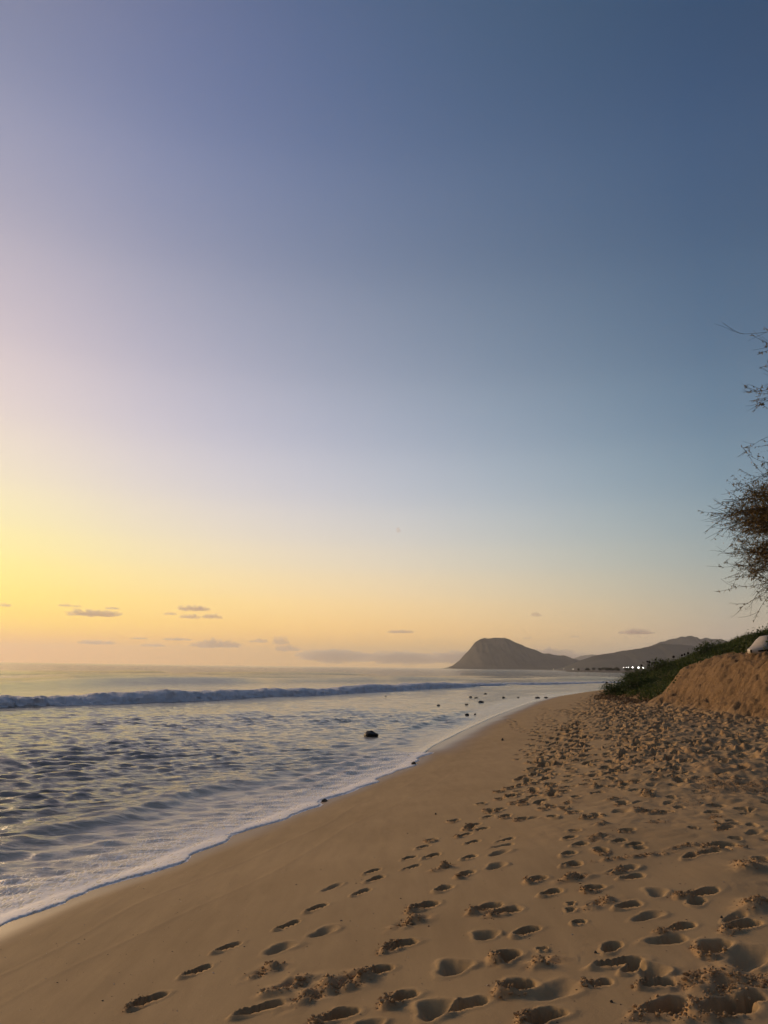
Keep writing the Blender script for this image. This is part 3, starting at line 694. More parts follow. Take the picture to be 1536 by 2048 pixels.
# ------------------------------------------------------------------ far land
def ridge(name, label, pts, dist, depth, mat, seed, nx=220, ny=60):
    px = np.array([p[0] for p in pts]); pz = np.array([p[1] for p in pts])
    X1 = np.linspace(px[0], px[-1], nx)
    V1 = np.concatenate([-np.geomspace(1, 0.01, ny // 2), [0], np.geomspace(0.01, 1, ny // 2)])
    X, V = np.meshgrid(X1, V1)
    sil = np.interp(X, px, pz)
    jag = 1 + 0.032 * fbm(X / 60.0, X * 0 + seed, 4, seed, 0.55)
    sh = (1 - np.abs(V)) ** 1.25
    top = sil * jag
    gul = np.abs(gnoise(X / 90.0 + 0.8 * gnoise(X / 200.0, V * 3, seed + 5), V * 2.2, seed + 2)) + 0.5 * np.abs(gnoise(X / 38.0, V * 4.0, seed + 3))
    Z = top * sh * (1 - 0.34 * np.abs(V) ** 0.6 * gul) - 6 * np.abs(V) - 1
    Y = dist + V * depth + 30 * gnoise(X / 150.0, V, seed + 4)
    o = np_mesh(name, np.stack([X, Y, Z], -1).reshape(-1, 3), grid_faces(len(V1), nx), mat, True)
    return tag(o, label, kind='structure')

M_HEAD = noisy_material('headland_rock', (0.05, 0.046, 0.038), (0.09, 0.08, 0.062), 0.012, 0.95, 0, 6, 0.1)
M_RIDGE = noisy_material('ridge_scrub', (0.032, 0.036, 0.030), (0.06, 0.06, 0.048), 0.012, 0.95, 0, 6, 0.1)
ridge('headland', 'steep dark headland standing over the sea', [(281.1, -3), (318.3, -0.4), (361.3, 4.4), (404.3, 17.6), (447.5, 49.1), (476.5, 83.4), (505.5, 112.0), (534.7, 152.2), (563.8, 172.5), (598.5, 178.7), (636.0, 173.5), (664.9, 179.5), (708.2, 178.7), (742.6, 163.5), (794.1, 144.2), (836.9, 124.9), (879.7, 111.3), (931.0, 92.1), (965.5, 92.6), (1008.4, 84.6), (1051.5, 82.4), (1094.1, 68.8), (1136.8, 58.1), (1193.6, 41.9), (1250.3, 25.8), (1363.8, -0.8)], 4500, 520, M_HEAD, 3)
ridge('ridge', 'long dark ridge inland of the headland', [(861.3, -3), (910.6, 25.0), (947.7, 44.5), (972.3, 54.4), (1021.4, 69.3), (1082.7, 82.0), (1156.0, 92.6), (1192.8, 97.8), (1254.2, 110.6), (1303.4, 120.8), (1352.7, 131.1), (1413.8, 134.3), (1474.6, 132.7), (1522.7, 123.7), (1594.6, 107.9), (1787.3, 84.1), (2070.5, -2.6)], 3800, 600, M_RIDGE, 8)
ridge('far_ridge', 'bluish far ridge behind the long ridge', [(1768.0, -3.0), (1884.0, 158.8), (1939.2, 184.2), (1994.1, 202.6), (2067.1, 221.3), (2140.1, 240.0), (2194.5, 247.9), (2284.1, 241.9), (2355.7, 239.3), (2444.7, 226.3), (2567.8, 192.5), (2849.0, 125.6), (3157.7, -3.0)], 5600, 800, M_RIDGE, 12)
ridge('faint_hill', 'faint hill seen through the saddle', [(2379.8, -3), (2552.5, 144.0), (2654.6, 184.9), (2789.6, 206.5), (2923.6, 201.6), (3056.7, 177.0), (3322.5, 127.7), (3784.1, 2.5)], 10500, 900, M_RIDGE, 17)

_cy = np.array([620, 760, 850, 950, 1000, 1200, 2000, 3000, 4000, 4600], float)
_cx = np.array([300, 240, 225, 215, 217, 283, 453, 585, 499, 340], float)
def coast_z(x, y):
    d = x - np.interp(y, _cy, _cx) - 12 * gnoise(y / 60.0, y * 0, 201)
    e = np.minimum(d, (y - 640) * 1.5)
    return -0.6 + 2.6 * sstep(-5, 45, e) + 0.8 * sstep(40, 300, e)
def build_coast():
    y = np.concatenate([np.linspace(630, 1300, 120), np.linspace(1330, 4600, 60)])
    u = np.concatenate([np.linspace(-0.02, 0.15, 60), np.linspace(0.17, 1, 25)])
    U, Y = np.meshgrid(u, y)
    X = np.interp(Y, _cy, _cx) + U * 1800
    Z = coast_z(X, Y)
    o = np_mesh('far_shore', np.stack([X, Y, Z], -1).reshape(-1, 3), grid_faces(len(y), len(u)), noisy_material('far_ground', (0.10, 0.085, 0.06), (0.17, 0.14, 0.10), 0.05), True)
    tag(o, 'low spit of land below the ridges', kind='structure')
build_coast()

def rand_dirs(n, r):
    v = r.normal(size=(n, 3)); return v / np.linalg.norm(v, axis=1)[:, None]

def leaf_quads(centres, size, r, normals=None, aspect=0.55, fold=0.0):
    """a rhombus leaf at every centre; returns verts, faces"""
    n = len(centres)
    a = rand_dirs(n, r)
    nn = rand_dirs(n, r) if normals is None else normals
    a = a - nn * (a * nn).sum(1)[:, None]; a /= np.linalg.norm(a, axis=1)[:, None] + 1e-9
    b = np.cross(nn, a)
    sz = np.asarray(size).reshape(-1, 1) * np.ones((n, 1))
    v = np.stack([centres - a * sz * 0.5, centres + b * sz * aspect * 0.5 + nn * sz * fold, centres + a * sz * 0.5, centres - b * sz * aspect * 0.5 + nn * sz * fold], 1)
    return v.reshape(-1, 3), np.arange(n * 4).reshape(-1, 4)

def build_far_trees():
    r = np.random.default_rng(31)
    C, T = [], []
    for k in range(95):
        y = r.uniform(880, 1120)
        x = np.interp(y, _cy, _cx) + 30 + r.uniform(0, 1) ** 0.9 * 190
        g = float(coast_z(np.array(x), np.array(y)))
        hgt = r.uniform(2.2, 5.6) * (0.5 + 0.5 * min(1, (x - 230) / 90.0)); w = hgt * r.uniform(0.5, 0.9)
        d = rand_dirs(110, r) * (r.random((110, 1)) ** 0.4)
        C.append(np.array([x, y, g + hgt * 0.55]) + d * np.array([w, w, hgt * 0.5])); T.append(r.random(110))
    C = np.concatenate(C); T = np.repeat(np.concatenate(T), 4)
    v, f = leaf_quads(C, 1.1, r, None, 0.8)
    o = np_mesh('far_trees', v, f, leaf_material('far_foliage', (0.02, 0.028, 0.016), (0.05, 0.055, 0.03), (0.07, 0.065, 0.04)), False, {'tone': T})
    tag(o, 'dim belt of trees along the low spit', 'trees', kind='stuff')
build_far_trees()

# ------------------------------------------------------------------ lamps on the far shore
M_POST = noisy_material('post_metal', (0.10, 0.10, 0.10), (0.18, 0.18, 0.18), 2.0, 0.5)
M_LAMP = emission_material('lamp_light', (1.0, 0.97, 0.90), 14.0)
M_LAMP2 = emission_material('lamp_light_warm', (1.0, 0.86, 0.62), 2.5)
def box_arr(sx, sy, sz, c=(0, 0, 0)):
    v = np.array([(x, y, z) for x in (-.5, .5) for y in (-.5, .5) for z in (-.5, .5)]) * (sx, sy, sz) + np.array(c)
    f = np.array([(0, 1, 3, 2), (4, 6, 7, 5), (0, 4, 5, 1), (2, 3, 7, 6), (0, 2, 6, 4), (1, 5, 7, 3)])
    return v, f
def lamp_post(x, y, z, size, mat, label, name, group):
    g = float(coast_z(np.array(x), np.array(y)))
    if g < 0: g = 0.0
    z = max(z, g + 2.0)
    t = empty(name, (x, y, g))
    v, f = box_arr(0.22, 0.22, z - g, (0, 0, (z - g) / 2)); child(np_mesh('pole', v, f, M_POST, False), t)
    v, f = box_arr(size * 1.1, 0.5, 0.2, (0, 0, z - g + size * 0.62)); child(np_mesh('lamp_hood', v, f, M_POST, False), t)
    v, f = box_arr(size, 0.3, size, (0, -0.1, z - g + size * 0.06)); child(np_mesh('lamp_panel', v, f, mat, False), t)
    tag(t, label, 'lamp', group)
big = [(307.7, 6.2, 0.35), (311.2, 6.2, 0.5), (314.6, 6.3, 1.25), (319.2, 6.5, 0.9), (326.8, 6.2, 1.3), (333.0, 6.3, 1.0)]
names = ['faintest white floodlight at the left end of the bright row', 'small white floodlight second from the left in the bright row', 'big white floodlight third from the left in the bright row', 'white floodlight fourth from the left in the bright row', 'brightest white floodlight second from the right of the row', 'white floodlight at the right end of the bright row']
for (x, z, s), lb in zip(big, names):
    lamp_post(x, 1000.0, z, s, M_LAMP, lb, 'floodlight', 'row of white floodlights on the far shore')
small = [(365.0, 4350, 6.9, 2.6, 'tiny shore light at the tip of the headland'), (470.0, 4300, 4.4, 2.4, 'tiny shore light under the seaward cliff of the headland'),
         (459, 2100, 3.6, 1.1, 'leftmost of four tiny lights on the low shore'), (440, 1900, 4.2, 1.1, 'second from left of four tiny lights on the low shore'),
         (365, 1500, 3.6, 0.9, 'third from left of four tiny lights on the low shore'), (325, 1300, 3.8, 0.8, 'rightmost of four tiny lights on the low shore')]
for x, y, z, s, lb in small:
    lamp_post(x, y, z, s, M_LAMP2, lb, 'street_lamp', 'tiny lights along the far shore')

# ------------------------------------------------------------------ rocks and pebbles
M_ROCK = noisy_material('wet_rock', (0.012, 0.012, 0.011), (0.035, 0.033, 0.028), 6.0, 0.45, 0.02)
M_PEB = noisy_material('pebble_stone', (0.05, 0.042, 0.035), (0.10, 0.085, 0.065), 20.0, 0.7)
import bmesh
def rock_mesh(name, w, h, seed, mat, sub=3):
    bm = bmesh.new()
    bmesh.ops.create_icosphere(bm, subdivisions=sub, radius=1.0)
    for v in bm.verts:
        p = v.co.copy()
        n = mnoise.fractal(p * 1.3 + Vector((seed * 7.1, seed * 3.3, 0)), 1.0, 2.0, 4)
        c = mnoise.cell(p * 1.9 + Vector((seed, 0, seed))) * 0.10
        k = 1.0 + 0.30 * n + c
        v.co = Vector((p.x * k * w * 0.5, p.y * k * w * 0.42, max(-0.6, p.z * k) * h))
    me = bpy.data.meshes.new(name); bm.to_mesh(me); bm.free()
    for q in me.polygons: q.use_smooth = False if sub < 3 else True
    me.materials.append(mat)
    o = bpy.data.objects.new(name, me); COL.objects.link(o)
    return o
ROCKS = [(-0.38, 29.16, 0.62, 0.27, 'largest black rock standing alone in the shallows'), (10.24, 77.91, 0.35, 0.15, 'farthest small dark rock out towards the breaker'),
    (7.74, 68.81, 0.36, 0.13, 'low dark rock just left of a longer one'), (7.96, 66.72, 0.43, 0.13, 'long low dark rock between two others'), (7.37, 58.68, 0.53, 0.19, 'humped dark rock, biggest of the far cluster'),
    (10.49, 68.09, 0.31, 0.18, 'small upright dark rock beyond the humped one'), (11.94, 69.12, 0.22, 0.13, 'tiniest dark rock near the far bend of the wash'),
    (13.63, 69.14, 0.54, 0.18, 'wide dark rock at the far water edge'), (14.43, 69.4, 0.41, 0.18, 'dark rock touching the sand at the far bend'), (5.88, 54.82, 0.28, 0.11, 'small dark rock left of the humped one'),
    (4.59, 42.57, 0.3, 0.14, 'dark rock beside the shiny wet sand'), (5.08, 43.11, 0.17, 0.08, 'little rock right next to the wet sand rock'), (0.34, 67.38, 0.31, 0.13, 'lone dark rock far out left of the cluster'),
    (3.81, 52.88, 0.27, 0.1, 'dark rock out in the water, left end of the cluster')]
for i, (x, y, w, h, lb) in enumerate(ROCKS):
    o = rock_mesh('rock', w * 0.8, h * 0.52, i + 1, M_ROCK)
    o.location = (x, y, 0.06); o.rotation_euler = (0, 0, 0.3 * math.sin(i * 2.1))
    tag(o, lb, 'rock', 'dark rocks in the shallows')
PEB = [(0.84, 20.57, 0.107, 0.067, 'dark stone at the edge of the foam'), (-1.04, 15.16, 0.098, 0.039, 'grey stone wrapped in the foam edge'), (3.61, 23.77, 0.062, 0.046, 'small stone alone on smooth sand far along'),
    (0.75, 10.99, 0.021, 0.014, 'pebble on the smooth sand midway'), (1.24, 4.8, 0.014, 0.009, 'tiny dark pebble above the long shoe print'), (1.13, 4.11, 0.013, 0.008, 'tiny dark pebble nearest the viewer'), (2.13, 5.18, 0.014, 0.01, 'tiny dark pebble by the right hand mounds')]
for i, (x, y, w, h, lb) in enumerate(PEB):
    o = rock_mesh('pebble', w * 1.2, h, i + 40, M_PEB, 2)
    o.location = (x, y, float(base_z(np.array(x), np.array(y))) + h * 0.3)
    tag(o, lb, 'pebble', 'stones lying on the sand')

# ------------------------------------------------------------------ plants on the bank
M_LEAF = leaf_material('bank_leaf', (0.020, 0.034, 0.009), (0.075, 0.105, 0.022), (0.18, 0.17, 0.045))
M_DRY = leaf_material('dry_vine', (0.05, 0.032, 0.018), (0.12, 0.075, 0.04), (0.18, 0.12, 0.06))
def veg_mask(x, y):
    d = bank_d(x, y) + 0.3 * gnoise(x * 0.6, y * 0.6, 211)
    w = scarp_w(x, y)
    return (1 - w) * sstep(0.0, 0.5, d) + w * sstep(2.5, 3.1, d + 0.35 * gnoise(x * 1.3, y * 1.3, 212))
def build_cover():
    r = np.random.default_rng(41)
    n = 150000
    y = r.uniform(20, 62, n); d = r.random(n) ** 1.2 * 15; x = np.interp(y, _ty, _tx) + d
    m = veg_mask(x, y); k = r.random(n) < m * (0.65 + 0.5 * gnoise(x * 0.7, y * 0.7, 213))
    x, y = x[k], y[k]
    z0 = base_z(x, y)
    hgt = 0.18 + 0.20 * np.clip(0.5 + gnoise(x * 0.8, y * 0.8, 214), 0, 1.3) + 0.10 * np.clip(gnoise(x * 2.5, y * 2.5, 215), 0, 1)
    edge = sstep(0.0, 0.9, veg_mask(x, y) * 1.0)
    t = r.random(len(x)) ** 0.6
    z = z0 + hgt * t * edge - 0.02
    c = np.stack([x, y, z], -1)
    nn = rand_dirs(len(x), r) * 0.8 + np.array([-0.1, -0.2, 0.7]); nn /= np.linalg.norm(nn, axis=1)[:, None]
    v, f = leaf_quads(c, r.uniform(0.08, 0.17, len(x)), r, nn, 0.6, 0.12)
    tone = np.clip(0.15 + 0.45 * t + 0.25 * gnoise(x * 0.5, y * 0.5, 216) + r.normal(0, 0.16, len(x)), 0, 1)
    # blades of grass standing up through it
    nb = 16000
    j = r.integers(0, len(x), nb)
    b0 = np.stack([x[j] + r.normal(0, .05, nb), y[j] + r.normal(0, .05, nb), z0[j]], -1)
    lean = r.normal(0, 0.14, (nb, 2)); hb = hgt[j] * r.uniform(0.8, 1.55, nb) + 0.06
    tip = b0 + np.stack([lean[:, 0], lean[:, 1], hb], -1)
    w = np.stack([np.cos(r.random(nb) * 6.28), np.sin(r.random(nb) * 6.28), np.zeros(nb)], -1) * 0.014
    mid = b0 * 0.45 + tip * 0.55 - np.stack([lean[:, 0], lean[:, 1], np.zeros(nb)], -1) * 0.2
    bv = np.stack([b0 - w, mid - w * 0.8, tip, mid + w * 0.8], 1).reshape(-1, 3)
    bf = np.arange(nb * 4).reshape(-1, 4) + len(v)
    tb = np.clip(r.normal(0.55, 0.25, nb), 0, 1)
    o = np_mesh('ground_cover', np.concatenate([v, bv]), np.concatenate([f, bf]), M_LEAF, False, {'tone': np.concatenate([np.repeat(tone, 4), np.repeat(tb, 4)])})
    tag(o, 'dense green creepers and grass over the bank', 'plants', kind='stuff')
    # dry runners at the foot of the green slope
    n = 5000
    y = r.uniform(35, 60, n); x = np.interp(y, _ty, _tx) + r.normal(-0.35, 0.45, n)
    c = np.stack([x, y, base_z(x, y) + r.random(n) ** 2 * 0.10], -1)
    v, f = leaf_quads(c, r.uniform(0.08, 0.2, n), r, None, 0.25)
    o = np_mesh('dry_runners', v, f, M_DRY, False, {'tone': np.repeat(r.random(n), 4)})
    tag(o, 'brown dry creepers at the foot of the bank', 'plants', kind='stuff')
build_cover()

def tube(path, radii, sides=4):
    path = np.asarray(path, float); n = len(path)
    tg = np.gradient(path, axis=0); tg /= np.linalg.norm(tg, axis=1)[:, None] + 1e-9
    ref = np.where(np.abs(tg[:, 2:3]) > 0.9, np.array([[1.0, 0, 0]]), np.array([[0, 0, 1.0]]))
    a = np.cross(tg, ref); a /= np.linalg.norm(a, axis=1)[:, None] + 1e-9
    b = np.cross(tg, a)
    th = np.linspace(0, 2 * np.pi, sides, endpoint=False)
    v = path[:, None] + (a[:, None] * np.cos(th)[None, :, None] + b[:, None] * np.sin(th)[None, :, None]) * np.asarray(radii).reshape(-1, 1, 1)
    i = np.arange(n * sides).reshape(n, sides); j = np.roll(i, -1, axis=1)
    f = np.stack([i[:-1], j[:-1], j[1:], i[1:]], -1).reshape(-1, 4)
    return v.reshape(-1, 3), f
class Mesh:
    def __init__(s): s.v = []; s.f = []; s.n = 0; s.t = []
    def add(s, v, f, tone=None):
        s.v.append(v); s.f.append(f + s.n); s.n += len(v)
        if tone is not None: s.t.append(np.ones(len(v)) * tone)
    def build(s, name, mat, parent=None, smooth=True):
        at = {'tone': np.concatenate(s.t)} if s.t else None
        o = np_mesh(name, np.concatenate(s.v), np.concatenate(s.f), mat, smooth, at)
        if parent: o.parent = parent
        return o

M_BARK = noisy_material('bark', (0.05, 0.036, 0.026), (0.10, 0.072, 0.05), 9.0, 0.9, 0.02)
def shrub(loc, w, h, n, seed, label):
    r = np.random.default_rng(seed)
    x0, y0 = loc
    z0 = float(base_z(np.array(x0), np.array(y0)))
    t = empty('shrub', (x0, y0, z0))
    st = Mesh()
    C = []
    for k in range(26):
        a = r.uniform(0, 6.28); rad = w * 0.5 * math.sqrt(r.random()); tip = np.array([rad * math.cos(a), rad * math.sin(a) * 0.8, h * r.uniform(0.55, 1.0) * (1 - 0.45 * (rad / (w * 0.5)) ** 2)])
        p = np.linspace(0, 1, 5)[:, None] * tip; p[:, 2] = tip[2] * np.linspace(0, 1, 5) ** 0.8 - 0.05
        st.add(*tube(p, np.linspace(0.018, 0.006, 5), 4))
        m = n // 26
        C.append(tip + r.normal(0, 1, (m, 3)) * np.array([0.19, 0.19, 0.15]) - np.array([0, 0, 0.08]))
    C = np.concatenate(C); C[:, 2] = np.maximum(C[:, 2], 0.0)
    st.build('stem', M_BARK, t)
    nn = rand_dirs(len(C), r) * 0.8 + np.array([0, -0.1, 0.7]); nn /= np.linalg.norm(nn, axis=1)[:, None]
    v, f = leaf_quads(C, r.uniform(0.07, 0.13, len(C)), r, nn, 0.6, 0.12)
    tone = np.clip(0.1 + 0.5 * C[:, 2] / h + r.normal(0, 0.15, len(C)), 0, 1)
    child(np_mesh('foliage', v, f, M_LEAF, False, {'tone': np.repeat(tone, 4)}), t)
    tag(t, label, 'shrub', 'shrubs on the sand bank')
for a in [((14.0, 46.2), 1.9, 0.75, 2600, 61, 'low round shrub at the seaward tip of the green bank'), ((15.3, 46.8), 2.2, 0.8, 2600, 62, 'dense dark shrub just right of the tip shrub'),
          ((14.2, 42.5), 1.8, 0.6, 2200, 63, 'dark shrub growing at the foot of the bare sand face'), ((17.3, 47.3), 2.2, 0.6, 2400, 64, 'bushy shrub below the dark seed heads'),
          ((19.2, 45.0), 2.0, 0.65, 2200, 65, 'shrub half way up the green slope'), ((16.6, 32.8), 1.5, 0.55, 1800, 66, 'dark shrub above the bare sand edge'),
          ((16.0, 30.2), 1.6, 0.75, 1800, 67, 'shrub right behind the white boat')]:
    shrub(*a)

M_SEED = noisy_material('seed_head', (0.012, 0.010, 0.012), (0.03, 0.024, 0.024), 30, 0.9)
M_STALK = noisy_material('stalk', (0.03, 0.035, 0.015), (0.06, 0.06, 0.03), 10, 0.9)
HEADS = [(15.88, 2.81), (16.25, 3.04), (16.38, 3.0), (16.53, 2.91), (16.33, 2.82), (16.68, 2.97), (16.77, 3.18), (16.85, 3.0), (17.06, 3.11), (17.2, 3.11), (17.87, 3.35), (18.39, 3.45), (18.56, 3.51), (18.77, 3.58), (13.7, 1.75)]
HLAB = ['leftmost dark seed head of the row, over the floodlights', 'dark seed head at the upper left of the thick group', 'dark seed head touching the upper left one', 'dark seed head low in the middle of the group', 'lowest dark seed head under the upper left pair',
        'dark seed head below the highest of the group', 'highest dark seed head of the thick group', 'dark seed head just right of and below the highest', 'left one of the pair at the right of the group', 'right one of the pair at the right of the group',
        'single dark seed head half way up to the next group', 'left one of three seed heads high on the slope', 'middle one of three seed heads high on the slope', 'right one of three seed heads high on the slope', 'small seed head over the sea at the bank tip']
for i, ((x, z), lb) in enumerate(zip(HEADS, HLAB)):
    r = np.random.default_rng(300 + i)
    y = 48.0; bx = x + r.uniform(-.12, .12); g = float(base_z(np.array(bx), np.array(y)))
    z = max(z, g + 0.45)
    t = empty('flower_stalk', (bx, y, g))
    p = np.array([(0, 0, -0.05), ((x - bx) * .3, 0.02, (z - g) * .5), (x - bx, 0, z - g)])
    child(np_mesh('stem', *tube(p, [0.014, 0.012, 0.009], 4), M_STALK), t)
    hd = rock_mesh('seed_head', 0.13 * r.uniform(.8, 1.25), 0.075 * r.uniform(.8, 1.3), 70 + i, M_SEED, 2)
    hd.location = (x - bx, 0, z - g); hd.parent = t
    lv = np.array([(x - bx) * .3, 0.02, (z - g) * .5]) + r.normal(0, .05, (6, 3))
    v, f = leaf_quads(lv, 0.11, r); child(np_mesh('leaves', v, f, M_LEAF, False, {'tone': np.full(len(v), .3)}), t)
    tag(t, lb, 'seed head', 'dark seed heads on stalks along the bank')

# ------------------------------------------------------------------ the tree beside the bank
def build_tree():
    r = np.random.default_rng(77)
    bx, by = 17.2, 27.2
    bz = float(base_z(np.array(bx), np.array(by)))
    t = empty('tree', (bx, by, bz))
    tr = Mesh(); limbs = Mesh(); tw = Mesh(); lf = []; lt = []
    H = 13.0
    tp = np.array([(0, 0, -0.3), (0.12, 0.05, 1.5), (0.0, 0.2, 3.5), (0.3, 0.1, 6.0), (0.2, -0.1, 8.5), (0.45, 0.0, 11.0), (0.4, 0.1, H)])
    tr.add(*tube(tp, [0.34, 0.26, 0.22, 0.18, 0.13, 0.08, 0.03], 10))
    def on_trunk(z):
        return np.array([np.interp(z, tp[:, 2], tp[:, 0]), np.interp(z, tp[:, 2], tp[:, 1]), z])
    ends = []
    # limbs reaching over the bank towards the sea, then all round
    spec = [(1.0, 186, 3.6, 0.6), (1.5, 200, 3.9, 0.9), (2.0, 178, 4.0, 1.0), (2.4, 215, 3.8, 1.0), (2.8, 190, 4.3, 1.3), (3.2, 172, 4.2, 1.2), (3.4, 205, 4.0, 1.3), (3.9, 184, 4.0, 1.2), (4.3, 196, 3.6, 1.1), (1.2, 230, 3.4, 0.8), (2.1, 158, 3.6, 0.8), (3.0, 150, 3.6, 1.2),
            (7.3, 188, 3.2, 1.3), (7.9, 178, 3.0, 1.5), (8.7, 196, 2.9, 1.6), (9.3, 186, 2.8, 1.6), (1.7, 188, 3.5, 0.8), (2.6, 196, 3.6, 0.9), (3.1, 182, 3.5, 1.0)]
    for q in range(26):
        spec.append((1.5 + q * 0.4, r.uniform(-120, 120), r.uniform(2.6, 4.0), r.uniform(0.8, 1.8)))
    for (z, ang, ln, rise) in spec:
        a = math.radians(ang); p0 = on_trunk(z)
        dr = np.array([math.cos(a), math.sin(a), 0])
        s = np.linspace(0, 1, 9)[:, None]
        path = p0 + dr * ln * s + np.array([0, 0, 1]) * rise * (s ** 0.7) + np.cumsum(r.normal(0, 0.05, (9, 3)), 0)
        path[0] = p0
        limbs.add(*tube(path, np.linspace(0.075, 0.014, 9), 6))
        left = abs(((ang - 185 + 180) % 360) - 180) < 60
        nt = (11 if z > 5 else 36) if left else 8
        for k in range(nt):
            u = r.uniform(0.25, 1.0); p = path[0] * 0
            fi = u * 8; i0 = min(7, int(fi)); p = path[i0] + (path[i0 + 1] - path[i0]) * (fi - i0)
            b = a + r.normal(0, 0.55)
            L = r.uniform(0.7, 1.9) * (1.0 if r.random() < 0.85 else 1.35)
            e = r.normal(-0.15, 0.35)
            d0 = np.array([math.cos(b) * math.cos(e), math.sin(b) * math.cos(e), math.sin(e)])
            curl = r.choice([1, -1], p=[0.7, 0.3]) * r.uniform(0.15, 0.9)
            m = 9; pts = [p]; d = d0.copy()
            for q in range(m):
                d = d + np.array([0, 0, curl * 0.16 * (q / m) ** 1.0 * 2 - 0.035]) + r.normal(0, 0.05, 3); d /= np.linalg.norm(d)
                pts.append(pts[-1] + d * L / m)
            pts = np.array(pts)
            tw.add(*tube(pts, np.linspace(0.0095, 0.0042, m + 1), 3))
            for q2 in range(r.integers(2, 6)):           # side twigs
                i1 = r.integers(2, m); dd = (pts[i1] - pts[i1 - 1]); dd /= np.linalg.norm(dd) + 1e-9
                dd = dd + r.normal(0, 0.45, 3); dd /= np.linalg.norm(dd)
                l2 = r.uniform(0.25, 0.8); sp = [pts[i1]]; c2 = r.uniform(-0.1, 0.22)
                for q3 in range(5):
                    dd = dd + np.array([0, 0, c2]) * 0.5 + r.normal(0, 0.06, 3); dd /= np.linalg.norm(dd); sp.append(sp[-1] + dd * l2 / 5)
                sp = np.array(sp); tw.add(*tube(sp, np.linspace(0.006, 0.0038, 6), 3))
                if u < 0.95 and r.random() < 0.62:
                    nl = r.integers(4, 12); w_ = r.random((nl, 1)); seg = (w_ * 4.99).astype(int)[:, 0]
                    lp = sp[seg] + (sp[seg + 1] - sp[seg]) * r.random((nl, 1)) + r.normal(0, 0.02, (nl, 3)) - np.array([0, 0, 0.025])
                    lf.append(lp); lt.append(np.clip(r.normal(0.5, 0.3, nl), 0, 1))
            if r.random() < 0.55:
                nl = 14; w_ = r.uniform(0.15, 1, nl) * (m - 0.01); seg = w_.astype(int)
                lp = pts[seg] + (pts[seg + 1] - pts[seg]) * (w_ - seg)[:, None] + r.normal(0, 0.02, (nl, 3)) - np.array([0, 0, 0.03])
                lf.append(lp); lt.append(np.clip(r.normal(0.55, 0.3, nl), 0, 1))
        # fine leaf mass close to the limb
        if z < 5:
            nl = 3000 if left else 160
            w_ = r.uniform(0.1, 1.0, nl) * 7.99; seg = w_.astype(int)
            lp = path[seg] + (path[seg + 1] - path[seg]) * (w_ - seg)[:, None] + r.normal(0, 0.27, (nl, 3))
            lf.append(lp); lt.append(np.clip(r.normal(0.4, 0.25, nl), 0, 1))
    tr.build('trunk', M_BARK, t)
    limbs.build('limb', M_BARK, t)
    o = tw.build('twig', M_BARK, t, False); o['kind'] = 'stuff'
    C = np.concatenate(lf); T = np.repeat(np.concatenate(lt), 4)
    v, f = leaf_quads(C, r.uniform(0.07, 0.17, len(C)), r, None, 0.22, 0.05)
    o = np_mesh('foliage', v, f, leaf_material('tree_leaf', (0.07, 0.06, 0.02), (0.22, 0.15, 0.05), (0.40, 0.24, 0.08), 0.4), False, {'tone': T})
    o['kind'] = 'stuff'; child(o, t)
    tag(t, 'wispy brownish tree reaching in from the right above the bank', 'tree')
build_tree()

# ------------------------------------------------------------------ white boat on the bank
def build_boat():
    M_HULL = noisy_material('boat_white', (0.50, 0.43, 0.33), (0.62, 0.54, 0.43), 4.0, 0.45, 0.0, 4, 0.4)
    M_SLOT = noisy_material('boat_slot', (0.02, 0.018, 0.015), (0.05, 0.04, 0.03), 8, 0.9)
    x0, y0 = 13.62, 28.9
    z0 = float(base_z(np.array(x0 + 0.6), np.array(y0)))
    t = empty('boat', (x0 + 0.04, y0, z0 - 0.2)); t.scale = (0.95, 0.95, 0.86); t.rotation_euler = (0, math.radians(-6), math.radians(24))
    n = 26; m = 20
    V = []
    for i in range(n):
        u = i / (n - 1); X = 2.6 * u
        full = math.sqrt(max(0.0, 1 - (1 - min(1, u / 0.22)) ** 2)) * (1 if u < 0.8 else 1 - 0.6 * (u - 0.8) / 0.2)
        wd = 0.05 + 0.40 * full; hb = 0.06 + 0.15 * full; ht = 0.07 + 0.11 * full + 0.42 * sstep(0.10, 0.34, u) * (1 - 0.5 * sstep(0.55, 1, u))
        zc = 0.24
        ring = []
        for k in range(m):
            th = 2 * math.pi * k / m; c, s_ = math.cos(th), math.sin(th)
            yy = wd * math.copysign(abs(c) ** 0.7, c); zz = zc + (ht if s_ > 0 else hb) * math.copysign(abs(s_) ** 0.85, s_)
            ring.append((X, yy, zz))
        V.append(ring)
    V = np.array(V)
    idx = np.arange(n * m).reshape(n, m); j = np.roll(idx, -1, axis=1)
    f = np.stack([idx[:-1], idx[1:], j[1:], j[:-1]], -1).reshape(-1, 4)
    child(np_mesh('hull', V.reshape(-1, 3), f, M_HULL), t)
    # dark slot along the side, set into a proud lip
    def side(u0, u1, zoff, rad, mat, name, sgn, out):
        us = np.linspace(u0, u1, 16); P = []
        for u in us:
            full = math.sqrt(max(0.0, 1 - (1 - min(1, u / 0.22)) ** 2)); wd = 0.05 + 0.40 * full
            P.append((2.6 * u, sgn * (wd + out), 0.24 + zoff + 0.05 * u))
        child(np_mesh(name, *tube(np.array(P), [rad * 0.5] + [rad] * 14 + [rad * 0.5], 8), mat), t)
    for sg in (-1, 1):
        side(0.03, 0.22, 0.0, 0.034, M_SLOT, 'side_slot', sg, -0.004)
        side(0.20, 0.97, 0.06, 0.045, M_HULL, 'gunwale', sg, 0.015)
        side(0.30, 0.80, 0.20, 0.085, M_SLOT, 'cockpit_opening', sg, -0.06)
    tag(t, 'small pale boat lying on the grassy top of the bank', 'boat')
build_boat()

